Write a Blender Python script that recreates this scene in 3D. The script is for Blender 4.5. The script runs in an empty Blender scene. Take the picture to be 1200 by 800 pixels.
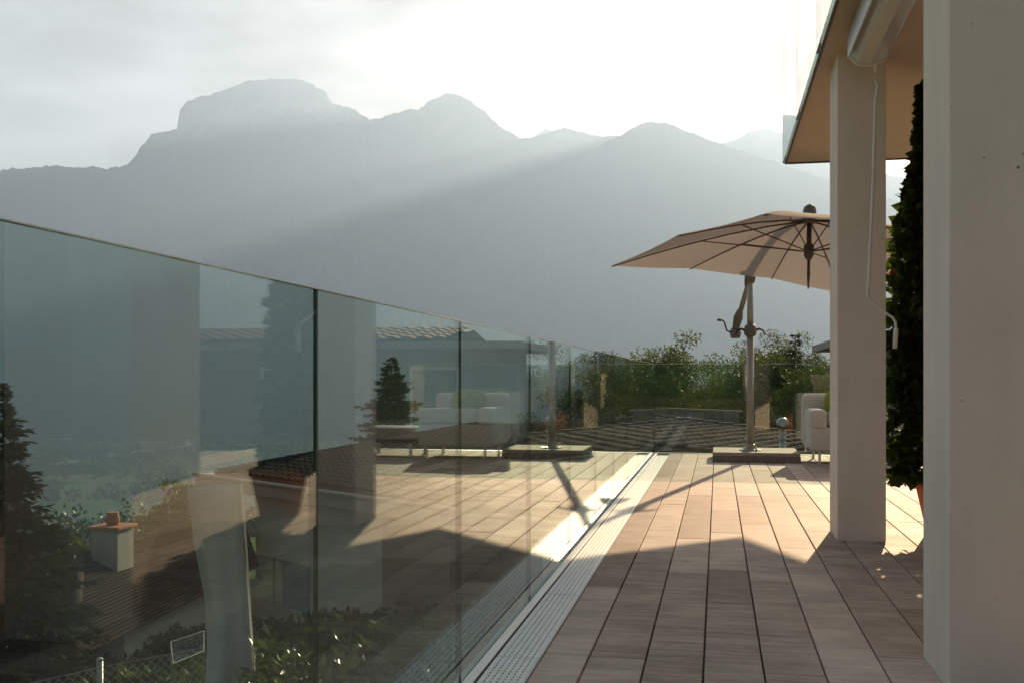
import bpy, bmesh, math, random
import numpy as np
from mathutils import Vector, Matrix

S = bpy.context.scene
COL = S.collection
R = math.radians

# ------------------------------------------------------------------ camera
F = 1200.0                      # focal length in photo pixels (photo is 1200 wide)
TH = math.atan(241 / F)         # camera turned this far left of the terrace direction (+Y)
EYE = 0.92
HOR = 443                       # horizon row in the photo
cam_d = bpy.data.cameras.new('camera')
cam_d.sensor_width = 36
cam_d.lens = 36 * F / 1200
cam_d.shift_y = (HOR - 400) / 1200
cam_d.clip_start = 0.05
cam_d.clip_end = 40000
cam = bpy.data.objects.new('camera', cam_d)
COL.objects.link(cam)
cam.location = (0, 0, EYE)
cam.rotation_euler = (R(90), 0, TH)
S.camera = cam

# ------------------------------------------------------------------ light
SUN_AZ = R(11.5)                # to the right of +Y
SUN_EL = R(17)
sun_vec = Vector((math.sin(SUN_AZ) * math.cos(SUN_EL), math.cos(SUN_AZ) * math.cos(SUN_EL), math.sin(SUN_EL)))
W = bpy.data.worlds.new('World'); S.world = W; W.use_nodes = True
wn = W.node_tree.nodes; wl = W.node_tree.links
wn.clear()
w_out = wn.new('ShaderNodeOutputWorld'); w_bg = wn.new('ShaderNodeBackground')
sky = wn.new('ShaderNodeTexSky'); sky.sky_type = 'NISHITA'; sky.sun_disc = False
sky.sun_elevation = SUN_EL; sky.sun_rotation = SUN_AZ
sky.air_density = 1.0; sky.dust_density = 2.5; sky.ozone_density = 1.5; sky.altitude = 600
w_bg.inputs['Strength'].default_value = 0.05
# thin clouds, laid out by direction on a flat cloud deck
tc = wn.new('ShaderNodeTexCoord'); mp = wn.new('ShaderNodeMapping')
mp.inputs['Scale'].default_value = (2.2, 2.2, 7.0); mp.inputs['Location'].default_value = (0.35, 0.2, 0.1)
nz = wn.new('ShaderNodeTexNoise'); nz.inputs['Scale'].default_value = 2.3; nz.inputs['Detail'].default_value = 7; nz.inputs['Roughness'].default_value = 0.6
rp = wn.new('ShaderNodeValToRGB'); rp.color_ramp.elements[0].position = 0.42; rp.color_ramp.elements[1].position = 0.64
rp.color_ramp.elements[0].color = (0, 0, 0, 1); rp.color_ramp.elements[1].color = (1, 1, 1, 1)
mx = wn.new('ShaderNodeMixRGB'); mx.blend_type = 'MULTIPLY'; mx.inputs[2].default_value = (0.27, 0.20, 0.18, 1)
wl.new(tc.outputs['Generated'], mp.inputs['Vector']); wl.new(mp.outputs[0], nz.inputs['Vector'])
wl.new(nz.outputs['Fac'], rp.inputs[0]); wl.new(rp.outputs[0], mx.inputs[0]); tint = wn.new('ShaderNodeMixRGB'); tint.blend_type = 'MULTIPLY'; tint.inputs[0].default_value = 1; tint.inputs[2].default_value = (0.78, 0.575, 0.47, 1)
wl.new(sky.outputs[0], tint.inputs[1]); wl.new(tint.outputs[0], mx.inputs[1])
wl.new(mx.outputs[0], w_bg.inputs['Color']); wl.new(w_bg.outputs[0], w_out.inputs['Surface'])

sun_l = bpy.data.lights.new('sun', 'SUN'); sun_l.energy = 5.0; sun_l.angle = R(0.53); sun_l.color = (1.0, 0.72, 0.44)
sun_o = bpy.data.objects.new('sun', sun_l); COL.objects.link(sun_o)
sun_o.rotation_euler = sun_vec.to_track_quat('Z', 'Y').to_euler(); sun_o.location = (20, 60, 40)

S.view_settings.view_transform = 'Standard'; S.view_settings.look = 'None'
S.view_settings.gamma = 1; S.view_settings.use_curve_mapping = False
S.view_settings.exposure = 2.0
S.render.engine = 'CYCLES'
S.cycles.use_denoising = True
S.cycles.max_bounces = 8; S.cycles.diffuse_bounces = 4; S.cycles.glossy_bounces = 5
S.cycles.transmission_bounces = 4; S.cycles.transparent_max_bounces = 24; S.cycles.volume_bounces = 1
S.cycles.caustics_reflective = False; S.cycles.caustics_refractive = False

# ------------------------------------------------------------------ helpers
CT, ST = math.cos(TH), math.sin(TH)
def c2w(lat, dep, z):            # metres right of / ahead of the camera -> world
    return Vector((lat * CT - dep * ST, lat * ST + dep * CT, z))
def px(x, y, d):                 # photo pixel at distance d ahead of the camera -> world
    return c2w((x - 600) * d / F, d, EYE - (y - HOR) * d / F)

class MB:
    def __init__(s): s.v = []; s.f = []
    def add(s, vs, fs):
        o = len(s.v); s.v += [tuple(v) for v in vs]; s.f += [tuple(i + o for i in f) for f in fs]; return s
    def box(s, x0, x1, y0, y1, z0, z1):
        vs = [(x, y, z) for z in (z0, z1) for y in (y0, y1) for x in (x0, x1)]
        return s.add(vs, [(0, 2, 3, 1), (4, 5, 7, 6), (0, 1, 5, 4), (2, 6, 7, 3), (0, 4, 6, 2), (1, 3, 7, 5)])
    def obox(s, o, ex, ey, ez):   # oriented box from corner o with edge vectors
        o, ex, ey, ez = map(Vector, (o, ex, ey, ez))
        vs = [o + ex * i + ey * j + ez * k for k in (0, 1) for j in (0, 1) for i in (0, 1)]
        return s.add(vs, [(0, 2, 3, 1), (4, 5, 7, 6), (0, 1, 5, 4), (2, 6, 7, 3), (0, 4, 6, 2), (1, 3, 7, 5)])
    def tube(s, pts, rad, n=8, cap=True):
        pts = [Vector(p) for p in pts]
        if not hasattr(rad, '__len__'): rad = [rad] * len(pts)
        o = len(s.v); ref = None
        for i, p in enumerate(pts):
            t = (pts[min(i + 1, len(pts) - 1)] - pts[max(i - 1, 0)]).normalized()
            if ref is None: ref = Vector((0, 0, 1)) if abs(t.z) < 0.9 else Vector((1, 0, 0))
            a = t.cross(ref).normalized(); b = t.cross(a).normalized(); ref = a.cross(t) * -1 if False else ref
            for k in range(n):
                an = 2 * math.pi * k / n
                s.v.append(tuple(p + (a * math.cos(an) + b * math.sin(an)) * rad[i]))
        for i in range(len(pts) - 1):
            for k in range(n):
                k2 = (k + 1) % n
                s.f.append((o + i * n + k, o + i * n + k2, o + (i + 1) * n + k2, o + (i + 1) * n + k))
        if cap:
            s.f.append(tuple(o + k for k in range(n - 1, -1, -1)))
            s.f.append(tuple(o + (len(pts) - 1) * n + k for k in range(n)))
        return s
    def lathe(s, c, prof, n=20):
        c = Vector(c); o = len(s.v); m = len(prof)
        for r, z in prof:
            for k in range(n):
                an = 2 * math.pi * k / n
                s.v.append((c.x + r * math.cos(an), c.y + r * math.sin(an), c.z + z))
        for i in range(m - 1):
            for k in range(n):
                k2 = (k + 1) % n
                s.f.append((o + i * n + k, o + i * n + k2, o + (i + 1) * n + k2, o + (i + 1) * n + k))
        s.f.append(tuple(o + k for k in range(n - 1, -1, -1))); s.f.append(tuple(o + (m - 1) * n + k for k in range(n)))
        return s
    def mesh(s, name, m, bevel=0, smooth=False, seg=2):
        me = bpy.data.meshes.new(name); me.from_pydata(s.v, [], s.f); me.update()
        bm = bmesh.new(); bm.from_mesh(me)
        bmesh.ops.recalc_face_normals(bm, faces=bm.faces)
        if bevel:
            es = [e for e in bm.edges if len(e.link_faces) == 2 and e.calc_face_angle(0) > 0.6]
            bmesh.ops.bevel(bm, geom=es, offset=bevel, segments=seg, profile=0.5, affect='EDGES')
        bm.to_mesh(me); bm.free()
        if m: me.materials.append(m)
        if smooth:
            for p in me.polygons: p.use_smooth = True
        return me
    def build(s, name, m, parent=None, bevel=0, smooth=False, seg=2):
        return link(name, s.mesh(name, m, bevel, smooth, seg), parent)

def link(name, me, parent=None):
    o = bpy.data.objects.new(name, me); COL.objects.link(o)
    if parent: o.parent = parent
    return o
def tag(o, label=None, cat=None, group=None, kind=None):
    if label: o['label'] = label
    if cat: o['category'] = cat
    if group: o['group'] = group
    if kind: o['kind'] = kind
    return o
def thing(name, label, cat, group=None, loc=(0, 0, 0)):
    o = bpy.data.objects.new(name, None); COL.objects.link(o); o.location = loc
    o.empty_display_size = 0.2
    return tag(o, label, cat, group)
def settle(root):               # children are modelled in world space: keep them there under a moved empty
    bpy.context.view_layer.update()
    def rec(o, inv):
        for ch in o.children:
            ch.matrix_parent_inverse = inv
    rec(root, Matrix.Translation(root.location).inverted())
def raw_mesh(name, V, Fq, m, smooth=False):   # numpy vertices / quads or tris
    me = bpy.data.meshes.new(name)
    V = np.asarray(V, dtype=np.float32); Fq = np.asarray(Fq, dtype=np.int32)
    k = Fq.shape[1]
    me.vertices.add(len(V)); me.vertices.foreach_set('co', V.ravel())
    me.loops.add(Fq.size); me.loops.foreach_set('vertex_index', Fq.ravel())
    me.polygons.add(len(Fq)); me.polygons.foreach_set('loop_start', np.arange(0, Fq.size, k, dtype=np.int32))
    me.polygons.foreach_set('loop_total', np.full(len(Fq), k, dtype=np.int32))
    me.update(calc_edges=True); me.validate()
    if m: me.materials.append(m)
    if smooth: me.polygons.foreach_set('use_smooth', np.ones(len(Fq), dtype=bool))
    return me

# value noise (numpy)
def _hash(ix, iy, seed):
    n = (ix.astype(np.int64) * 374761393 + iy.astype(np.int64) * 668265263 + seed * 974711) & 0x7fffffff
    n = ((n ^ (n >> 13)) * 1274126177) & 0x7fffffff
    return ((n ^ (n >> 16)) & 0xffff) / 65535.0
def vnoise(x, y, seed=0):
    ix, iy = np.floor(x), np.floor(y); fx, fy = x - ix, y - iy
    fx = fx * fx * (3 - 2 * fx); fy = fy * fy * (3 - 2 * fy)
    a = _hash(ix, iy, seed); b = _hash(ix + 1, iy, seed); c = _hash(ix, iy + 1, seed); d = _hash(ix + 1, iy + 1, seed)
    return (a * (1 - fx) + b * fx) * (1 - fy) + (c * (1 - fx) + d * fx) * fy
def fbm(x, y, o=5, seed=0, ridged=False):
    t = 0; a = 0.5; s = 0
    for i in range(o):
        n = vnoise(x, y, seed + i * 17)
        if ridged: n = 1 - np.abs(2 * n - 1)
        t = t + a * n; s += a; a *= 0.5; x = x * 2.03 + 3.1; y = y * 2.03 + 7.7
    return t / s

# ------------------------------------------------------------------ materials
def nodes(name):
    m = bpy.data.materials.new(name); m.use_nodes = True
    nt = m.node_tree; b = nt.nodes['Principled BSDF']
    return m, nt, b
def pmat(name, c, rough=0.6, metal=0, var=0.12, scale=8, bump=0, bscale=60, spec=0.5, rand=0, stretch=(1, 1, 1), coat=0):
    m, nt, b = nodes(name); N = nt.nodes; L = nt.links
    b.inputs['Roughness'].default_value = rough; b.inputs['Metallic'].default_value = metal
    b.inputs['Specular IOR Level'].default_value = spec
    if coat: b.inputs['Coat Weight'].default_value = coat; b.inputs['Coat Roughness'].default_value = 0.08
    g = N.new('ShaderNodeTexCoord'); mpn = N.new('ShaderNodeMapping'); mpn.inputs['Scale'].default_value = stretch
    L.new(g.outputs['Object'], mpn.inputs['Vector'])
    no = N.new('ShaderNodeTexNoise'); no.inputs['Scale'].default_value = scale; no.inputs['Detail'].default_value = 6
    L.new(mpn.outputs[0], no.inputs['Vector'])
    ra = N.new('ShaderNodeMapRange'); ra.inputs[1].default_value = 0.3; ra.inputs[2].default_value = 0.7
    ra.inputs[3].default_value = 1 - var; ra.inputs[4].default_value = 1 + var
    L.new(no.outputs['Fac'], ra.inputs[0])
    val = ra.outputs[0]
    if rand:
        oi = N.new('ShaderNodeObjectInfo'); r2 = N.new('ShaderNodeMapRange'); r2.inputs[3].default_value = 1 - rand; r2.inputs[4].default_value = 1 + rand
        L.new(oi.outputs['Random'], r2.inputs[0])
        mu = N.new('ShaderNodeMath'); mu.operation = 'MULTIPLY'; L.new(val, mu.inputs[0]); L.new(r2.outputs[0], mu.inputs[1]); val = mu.outputs[0]
    vm = N.new('ShaderNodeVectorMath'); vm.operation = 'SCALE'; vm.inputs[0].default_value = c[:3]
    L.new(val, vm.inputs['Scale']); L.new(vm.outputs[0], b.inputs['Base Color'])
    if bump:
        n2 = N.new('ShaderNodeTexNoise'); n2.inputs['Scale'].default_value = bscale; n2.inputs['Detail'].default_value = 4
        L.new(mpn.outputs[0], n2.inputs['Vector'])
        bp = N.new('ShaderNodeBump'); bp.inputs['Strength'].default_value = bump; bp.inputs['Distance'].default_value = 0.01
        L.new(n2.outputs['Fac'], bp.inputs['Height']); L.new(bp.outputs[0], b.inputs['Normal'])
    return m

def glass_mat(name, tint, ior=1.62):
    m = bpy.data.materials.new(name); m.use_nodes = True; nt = m.node_tree; N = nt.nodes; L = nt.links; N.clear()
    out = N.new('ShaderNodeOutputMaterial'); mix = N.new('ShaderNodeMixShader')
    tr = N.new('ShaderNodeBsdfTransparent'); tr.inputs[0].default_value = (*tint, 1)
    gl = N.new('ShaderNodeBsdfGlossy'); gl.inputs['Roughness'].default_value = 0.0; gl.inputs[0].default_value = (0.97, 1, 0.99, 1)
    ge = N.new('ShaderNodeNewGeometry')
    mr = N.new('ShaderNodeMapRange'); mr.inputs[3].default_value = ior; mr.inputs[4].default_value = 1 / ior
    fr = N.new('ShaderNodeFresnel')
    L.new(ge.outputs['Backfacing'], mr.inputs[0]); L.new(mr.outputs[0], fr.inputs['IOR'])
    L.new(fr.outputs[0], mix.inputs[0]); L.new(tr.outputs[0], mix.inputs[1]); L.new(gl.outputs[0], mix.inputs[2])
    df = N.new('ShaderNodeBsdfDiffuse'); df.inputs[0].default_value = (0.7, 0.7, 0.68, 1)
    nn = N.new('ShaderNodeTexNoise'); nn.inputs['Scale'].default_value = 3.5; nn.inputs['Detail'].default_value = 8; nn.inputs['Roughness'].default_value = 0.7
    mpg = N.new('ShaderNodeMapping'); mpg.inputs['Scale'].default_value = (1, 1, 0.35)
    L.new(ge.outputs['Position'], mpg.inputs[0]); L.new(mpg.outputs[0], nn.inputs['Vector'])
    dm = N.new('ShaderNodeMapRange'); dm.inputs[1].default_value = 0.4; dm.inputs[2].default_value = 0.75; dm.inputs[3].default_value = 0.0; dm.inputs[4].default_value = 0.008
    L.new(nn.outputs['Fac'], dm.inputs[0])
    mx2 = N.new('ShaderNodeMixShader'); L.new(dm.outputs[0], mx2.inputs[0]); L.new(mix.outputs[0], mx2.inputs[1]); L.new(df.outputs[0], mx2.inputs[2])
    L.new(mx2.outputs[0], out.inputs['Surface'])
    return m

def leaf_mat(name, c1, c2, trans=0.45, rough=0.5, tcol=None, spec=0.4):
    m, nt, b = nodes(name); N = nt.nodes; L = nt.links
    g = N.new('ShaderNodeNewGeometry'); cr = N.new('ShaderNodeMixRGB')
    cr.inputs[1].default_value = (*c1, 1); cr.inputs[2].default_value = (*c2, 1)
    L.new(g.outputs['Random Per Island'], cr.inputs[0]); L.new(cr.outputs[0], b.inputs['Base Color'])
    b.inputs['Roughness'].default_value = rough; b.inputs['Specular IOR Level'].default_value = spec
    tr = N.new('ShaderNodeBsdfTranslucent')
    mu = N.new('ShaderNodeMixRGB'); mu.blend_type = 'MULTIPLY'; mu.inputs[0].default_value = 1
    L.new(cr.outputs[0], mu.inputs[1]); mu.inputs[2].default_value = (*(tcol or (1.35, 1.5, 0.6)), 1)
    L.new(mu.outputs[0], tr.inputs[0])
    mix = N.new('ShaderNodeMixShader'); mix.inputs[0].default_value = trans
    L.new(b.outputs[0], mix.inputs[1]); L.new(tr.outputs[0], mix.inputs[2])
    L.new(mix.outputs[0], N['Material Output'].inputs['Surface'])
    return m

def plank_mat():
    m, nt, b = nodes('weathered plank'); N = nt.nodes; L = nt.links
    tcn = N.new('ShaderNodeTexCoord'); oi = N.new('ShaderNodeObjectInfo'); ge = N.new('ShaderNodeNewGeometry')
    def noise(sx, sy, sc, det, off=0.0, w=None):
        mpn = N.new('ShaderNodeMapping'); mpn.inputs['Scale'].default_value = (sx, sy, 1)
        ad = N.new('ShaderNodeVectorMath'); ad.operation = 'SCALE'; ad.inputs[0].default_value = (37, 91, 13)
        L.new(oi.outputs['Random'], ad.inputs['Scale'])
        av = N.new('ShaderNodeVectorMath'); av.operation = 'ADD'
        L.new(ge.outputs['Position'], mpn.inputs[0]); L.new(mpn.outputs[0], av.inputs[0]); L.new(ad.outputs[0], av.inputs[1])
        n = N.new('ShaderNodeTexNoise'); n.inputs['Scale'].default_value = sc; n.inputs['Detail'].default_value = det; n.inputs['Roughness'].default_value = 0.65
        L.new(av.outputs[0], n.inputs['Vector']); return n.outputs['Fac']
    # streaks run across the board as in the photograph
    grain = noise(1.2, 26, 2.0, 6); blotch = noise(1, 1.6, 3.0, 4); fine = noise(14, 110, 3.0, 3); knots = noise(3, 13, 5, 2)
    cr = N.new('ShaderNodeValToRGB'); e = cr.color_ramp.elements
    e[0].position = 0.33; e[0].color = (0.36, 0.26, 0.205, 1); e[1].position = 0.66; e[1].color = (0.78, 0.625, 0.515, 1)
    ad = N.new('ShaderNodeMath'); ad.operation = 'MULTIPLY_ADD'; ad.inputs[1].default_value = 0.55
    L.new(grain, ad.inputs[0])
    m2 = N.new('ShaderNodeMath'); m2.operation = 'MULTIPLY'; m2.inputs[1].default_value = 0.45; L.new(blotch, m2.inputs[0]); L.new(m2.outputs[0], ad.inputs[2])
    # tone of each plank
    tone = N.new('ShaderNodeMapRange'); tone.inputs[3].default_value = -0.15; tone.inputs[4].default_value = 0.14; L.new(oi.outputs['Random'], tone.inputs[0])
    a2 = N.new('ShaderNodeMath'); a2.operation = 'ADD'; L.new(ad.outputs[0], a2.inputs[0]); L.new(tone.outputs[0], a2.inputs[1])
    L.new(a2.outputs[0], cr.inputs[0])
    kr = N.new('ShaderNodeValToRGB'); kr.color_ramp.elements[0].position = 0.66; kr.color_ramp.elements[0].color = (1, 1, 1, 1)
    kr.color_ramp.elements[1].position = 0.78; kr.color_ramp.elements[1].color = (0.50, 0.42, 0.37, 1); L.new(knots, kr.inputs[0])
    mu = N.new('ShaderNodeMixRGB'); mu.blend_type = 'MULTIPLY'; mu.inputs[0].default_value = 1
    L.new(cr.outputs[0], mu.inputs[1]); L.new(kr.outputs[0], mu.inputs[2]); st = N.new('ShaderNodeTexNoise'); st.inputs['Scale'].default_value = 1.7; st.inputs['Detail'].default_value = 9; st.inputs['Roughness'].default_value = 0.72; st.inputs['Distortion'].default_value = 0.8
    L.new(ge.outputs['Position'], st.inputs['Vector'])
    sr = N.new('ShaderNodeMapRange'); sr.inputs[1].default_value = 0.36; sr.inputs[2].default_value = 0.66; sr.inputs[3].default_value = 0.86; sr.inputs[4].default_value = 1.12; L.new(st.outputs['Fac'], sr.inputs[0])
    m5 = N.new('ShaderNodeVectorMath'); m5.operation = 'SCALE'; L.new(mu.outputs[0], m5.inputs[0]); L.new(sr.outputs[0], m5.inputs['Scale']); L.new(m5.outputs[0], b.inputs['Base Color'])
    rr = N.new('ShaderNodeMapRange'); rr.inputs[3].default_value = 0.6; rr.inputs[4].default_value = 0.85; L.new(blotch, rr.inputs[0]); L.new(rr.outputs[0], b.inputs['Roughness'])
    b.inputs['Specular IOR Level'].default_value = 0.2
    bp = N.new('ShaderNodeBump'); bp.inputs['Strength'].default_value = 0.25; bp.inputs['Distance'].default_value = 0.004
    a3 = N.new('ShaderNodeMath'); a3.operation = 'ADD'; L.new(grain, a3.inputs[0]); L.new(fine, a3.inputs[1]); L.new(a3.outputs[0], bp.inputs['Height']); L.new(bp.outputs[0], b.inputs['Normal'])
    return m

M = {}
M['plank'] = plank_mat()
M['glass'] = glass_mat('balustrade glass', (0.815, 0.89, 0.875))
M['glass_edge'] = pmat('glass edge', (0.03, 0.07, 0.06), 0.15, var=0.05, spec=0.6)
M['highlit'] = pmat('polished glass edge', (0.75, 0.82, 0.80), 0.2, var=0.05, spec=0.6)  # pale colour paints the bright highlight along the pane tops
M['far_glass'] = glass_mat('far balcony glass', (0.62, 0.76, 0.80), 1.6)
M['thin_glass'] = glass_mat('thin horticultural glass', (0.94, 0.97, 0.96), 1.04)
M['steel'] = pmat('galvanised steel', (0.82, 0.82, 0.81), 0.55, 0.4, 0.08, 30)
M['grate'] = pmat('matt zinc grate', (0.92, 0.92, 0.91), 0.66, 0.38, 0.06, 30, spec=0.3)
M['flue'] = pmat('flue steel', (0.33, 0.33, 0.33), 0.3, 0.9, 0.1, 20)
M['alu'] = pmat('aluminium', (0.60, 0.61, 0.61), 0.45, 0.6, 0.06, 20, stretch=(1, 12, 1))
M['black'] = pmat('black rubber', (0.012, 0.012, 0.012), 0.7)
M['plaster'] = pmat('column plaster', (0.84, 0.735, 0.635), 0.85, var=0.03, scale=3, bump=0.25, bscale=160)
def add_specks(m, sc, thr):
    nt = m.node_tree; N = nt.nodes; L = nt.links; b = N['Principled BSDF']
    src = b.inputs['Base Color'].links[0].from_socket
    tcn = N.new('ShaderNodeTexCoord'); vo = N.new('ShaderNodeTexVoronoi'); vo.inputs['Scale'].default_value = sc
    no = N.new('ShaderNodeTexNoise'); no.inputs['Scale'].default_value = sc * 0.23
    L.new(tcn.outputs['Object'], vo.inputs['Vector']); L.new(tcn.outputs['Object'], no.inputs['Vector'])
    ma = N.new('ShaderNodeMath'); ma.operation = 'MULTIPLY_ADD'; ma.inputs[1].default_value = -0.22; L.new(no.outputs['Fac'], ma.inputs[0]); L.new(vo.outputs['Distance'], ma.inputs[2])
    cr = N.new('ShaderNodeValToRGB'); cr.color_ramp.elements[0].position = thr; cr.color_ramp.elements[0].color = (0.3, 0.27, 0.24, 1)
    cr.color_ramp.elements[1].position = thr + 0.03; cr.color_ramp.elements[1].color = (1, 1, 1, 1); 
    off = N.new('ShaderNodeMath'); off.operation = 'ADD'; off.inputs[1].default_value = 0.15; L.new(ma.outputs[0], off.inputs[0]); L.new(off.outputs[0], cr.inputs[0])
    st = N.new('ShaderNodeTexNoise'); st.inputs['Scale'].default_value = 1.3; st.inputs['Detail'].default_value = 8; st.inputs['Roughness'].default_value = 0.7
    mp2 = N.new('ShaderNodeMapping'); mp2.inputs['Scale'].default_value = (3, 3, 0.6); L.new(tcn.outputs['Object'], mp2.inputs[0]); L.new(mp2.outputs[0], st.inputs['Vector'])
    sr = N.new('ShaderNodeMapRange'); sr.inputs[1].default_value = 0.35; sr.inputs[2].default_value = 0.7; sr.inputs[3].default_value = 0.93; sr.inputs[4].default_value = 1.05; L.new(st.outputs['Fac'], sr.inputs[0])
    mu = N.new('ShaderNodeMixRGB'); mu.blend_type = 'MULTIPLY'; mu.inputs[0].default_value = 1; L.new(src, mu.inputs[1]); L.new(cr.outputs[0], mu.inputs[2])
    m3 = N.new('ShaderNodeVectorMath'); m3.operation = 'SCALE'; L.new(mu.outputs[0], m3.inputs[0]); L.new(sr.outputs[0], m3.inputs['Scale'])
    L.new(m3.outputs[0], b.inputs['Base Color'])
add_specks(M['plaster'], 16, 0.055)
M['soffit'] = pmat('soffit paint', (0.66, 0.56, 0.44), 0.8, var=0.04, scale=2, bump=0.1, bscale=90)
M['white'] = pmat('white paint', (0.78, 0.77, 0.74), 0.4, var=0.03)
M['cassette'] = pmat('white enamel', (0.72, 0.71, 0.68), 0.22, var=0.03, coat=0.4)
M['concrete'] = pmat('concrete', (0.34, 0.32, 0.30), 0.9, var=0.15, scale=3, bump=0.2)
M['dark_metal'] = pmat('dark bronze metal', (0.10, 0.078, 0.064), 0.45, 0.3)
M['pole'] = pmat('champagne aluminium', (0.42, 0.38, 0.33), 0.42, 0.5, 0.05)
M['taupe'] = pmat('taupe plastic', (0.16, 0.135, 0.115), 0.5, var=0.05)
M['sofa'] = pmat('white outdoor fabric', (0.70, 0.66, 0.60), 0.9, var=0.05, scale=12, bump=0.25, bscale=220)
M['green_cushion'] = pmat('green cushion', (0.30, 0.34, 0.03), 0.9, var=0.3, scale=14, bump=0.3, bscale=40)
M['paver'] = pmat('beige paver', (0.42, 0.36, 0.29), 0.8, var=0.15, scale=8, bump=0.2)
M['terracotta'] = pmat('terracotta', (0.42, 0.17, 0.075), 0.8, var=0.15, scale=9, bump=0.2)
M['soil'] = pmat('soil', (0.035, 0.025, 0.018), 0.95, var=0.3, scale=20)
M['tile'] = pmat('grey brown roof tile', (0.085, 0.070, 0.062), 0.85, var=0.2, scale=6, rand=0.22, bump=0.2, bscale=40, spec=0.2)
M['tile_dark'] = pmat('dark brown roof tile', (0.024, 0.019, 0.016), 0.9, var=0.25, scale=3, bump=0.2, bscale=30, spec=0.12)
M['cream'] = pmat('cream render', (0.70, 0.63, 0.52), 0.9, var=0.06, scale=2, bump=0.15, bscale=70)
M['greywall'] = pmat('grey render', (0.30, 0.28, 0.25), 0.9, var=0.06, scale=2, bump=0.15, bscale=70)
M['eave'] = pmat('pale eave board', (0.34, 0.31, 0.27), 0.7, var=0.08, scale=4)
M['brownwood'] = pmat('brown timber', (0.13, 0.08, 0.05), 0.75, var=0.25, scale=3, stretch=(1, 1, 14), bump=0.3)
M['greywood'] = pmat('weathered grey timber', (0.20, 0.175, 0.15), 0.85, var=0.25, scale=3, stretch=(6, 6, 1), bump=0.3, rand=0.25)
M['window'] = pmat('dark window', (0.02, 0.025, 0.028), 0.06, var=0.0, spec=0.8)
M['bark'] = pmat('bark', (0.075, 0.055, 0.04), 0.95, var=0.3, scale=10, stretch=(4, 4, 1), bump=0.6)
M['leaf'] = leaf_mat('broad leaves', (0.025, 0.04, 0.010), (0.075, 0.085, 0.020), 0.5)
M['leaf2'] = leaf_mat('pale broad leaves', (0.03, 0.05, 0.014), (0.085, 0.095, 0.026), 0.5)
M['vine'] = leaf_mat('vine leaves', (0.018, 0.035, 0.010), (0.055, 0.085, 0.018), 0.5)
M['laurel'] = leaf_mat('laurel leaves', (0.03, 0.055, 0.015), (0.075, 0.11, 0.025), 0.3, 0.22, spec=0.7)
M['needle'] = leaf_mat('spruce needles', (0.010, 0.018, 0.010), (0.028, 0.040, 0.017), 0.2, 0.8, spec=0.08)
M['woods'] = leaf_mat('far woods', (0.02, 0.04, 0.015), (0.06, 0.09, 0.03), 0.15)
M['flower'] = leaf_mat('red petals', (0.55, 0.03, 0.01), (0.75, 0.12, 0.02), 0.4, tcol=(1.2, 0.8, 0.6))
M['cloth'] = pmat('pale grey cloth', (0.50, 0.50, 0.48), 0.9, var=0.05, scale=5, bump=0.2, bscale=150)
M['wire'] = pmat('galvanised wire', (0.36, 0.36, 0.35), 0.45, 0.7)
M['road'] = pmat('pale road', (0.42, 0.40, 0.37), 0.9)

def canopy_mat():
    m, nt, b = nodes('taupe canopy fabric'); N = nt.nodes; L = nt.links
    b.inputs['Base Color'].default_value = (0.41, 0.375, 0.35, 1); b.inputs['Roughness'].default_value = 0.9; b.inputs['Specular IOR Level'].default_value = 0.1
    tcn = N.new('ShaderNodeTexCoord'); no = N.new('ShaderNodeTexNoise'); no.inputs['Scale'].default_value = 4; no.inputs['Detail'].default_value = 5
    L.new(tcn.outputs['Object'], no.inputs['Vector']); bp = N.new('ShaderNodeBump'); bp.inputs['Strength'].default_value = 0.25; bp.inputs['Distance'].default_value = 0.03
    L.new(no.outputs['Fac'], bp.inputs['Height']); L.new(bp.outputs[0], b.inputs['Normal'])
    tr = N.new('ShaderNodeBsdfTranslucent'); tr.inputs[0].default_value = (0.37, 0.325, 0.305, 1)
    mix = N.new('ShaderNodeMixShader'); mix.inputs[0].default_value = 0.35
    L.new(b.outputs[0], mix.inputs[1]); L.new(tr.outputs[0], mix.inputs[2]); L.new(mix.outputs[0], N['Material Output'].inputs['Surface'])
    return m
M['canopy'] = canopy_mat()

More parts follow.
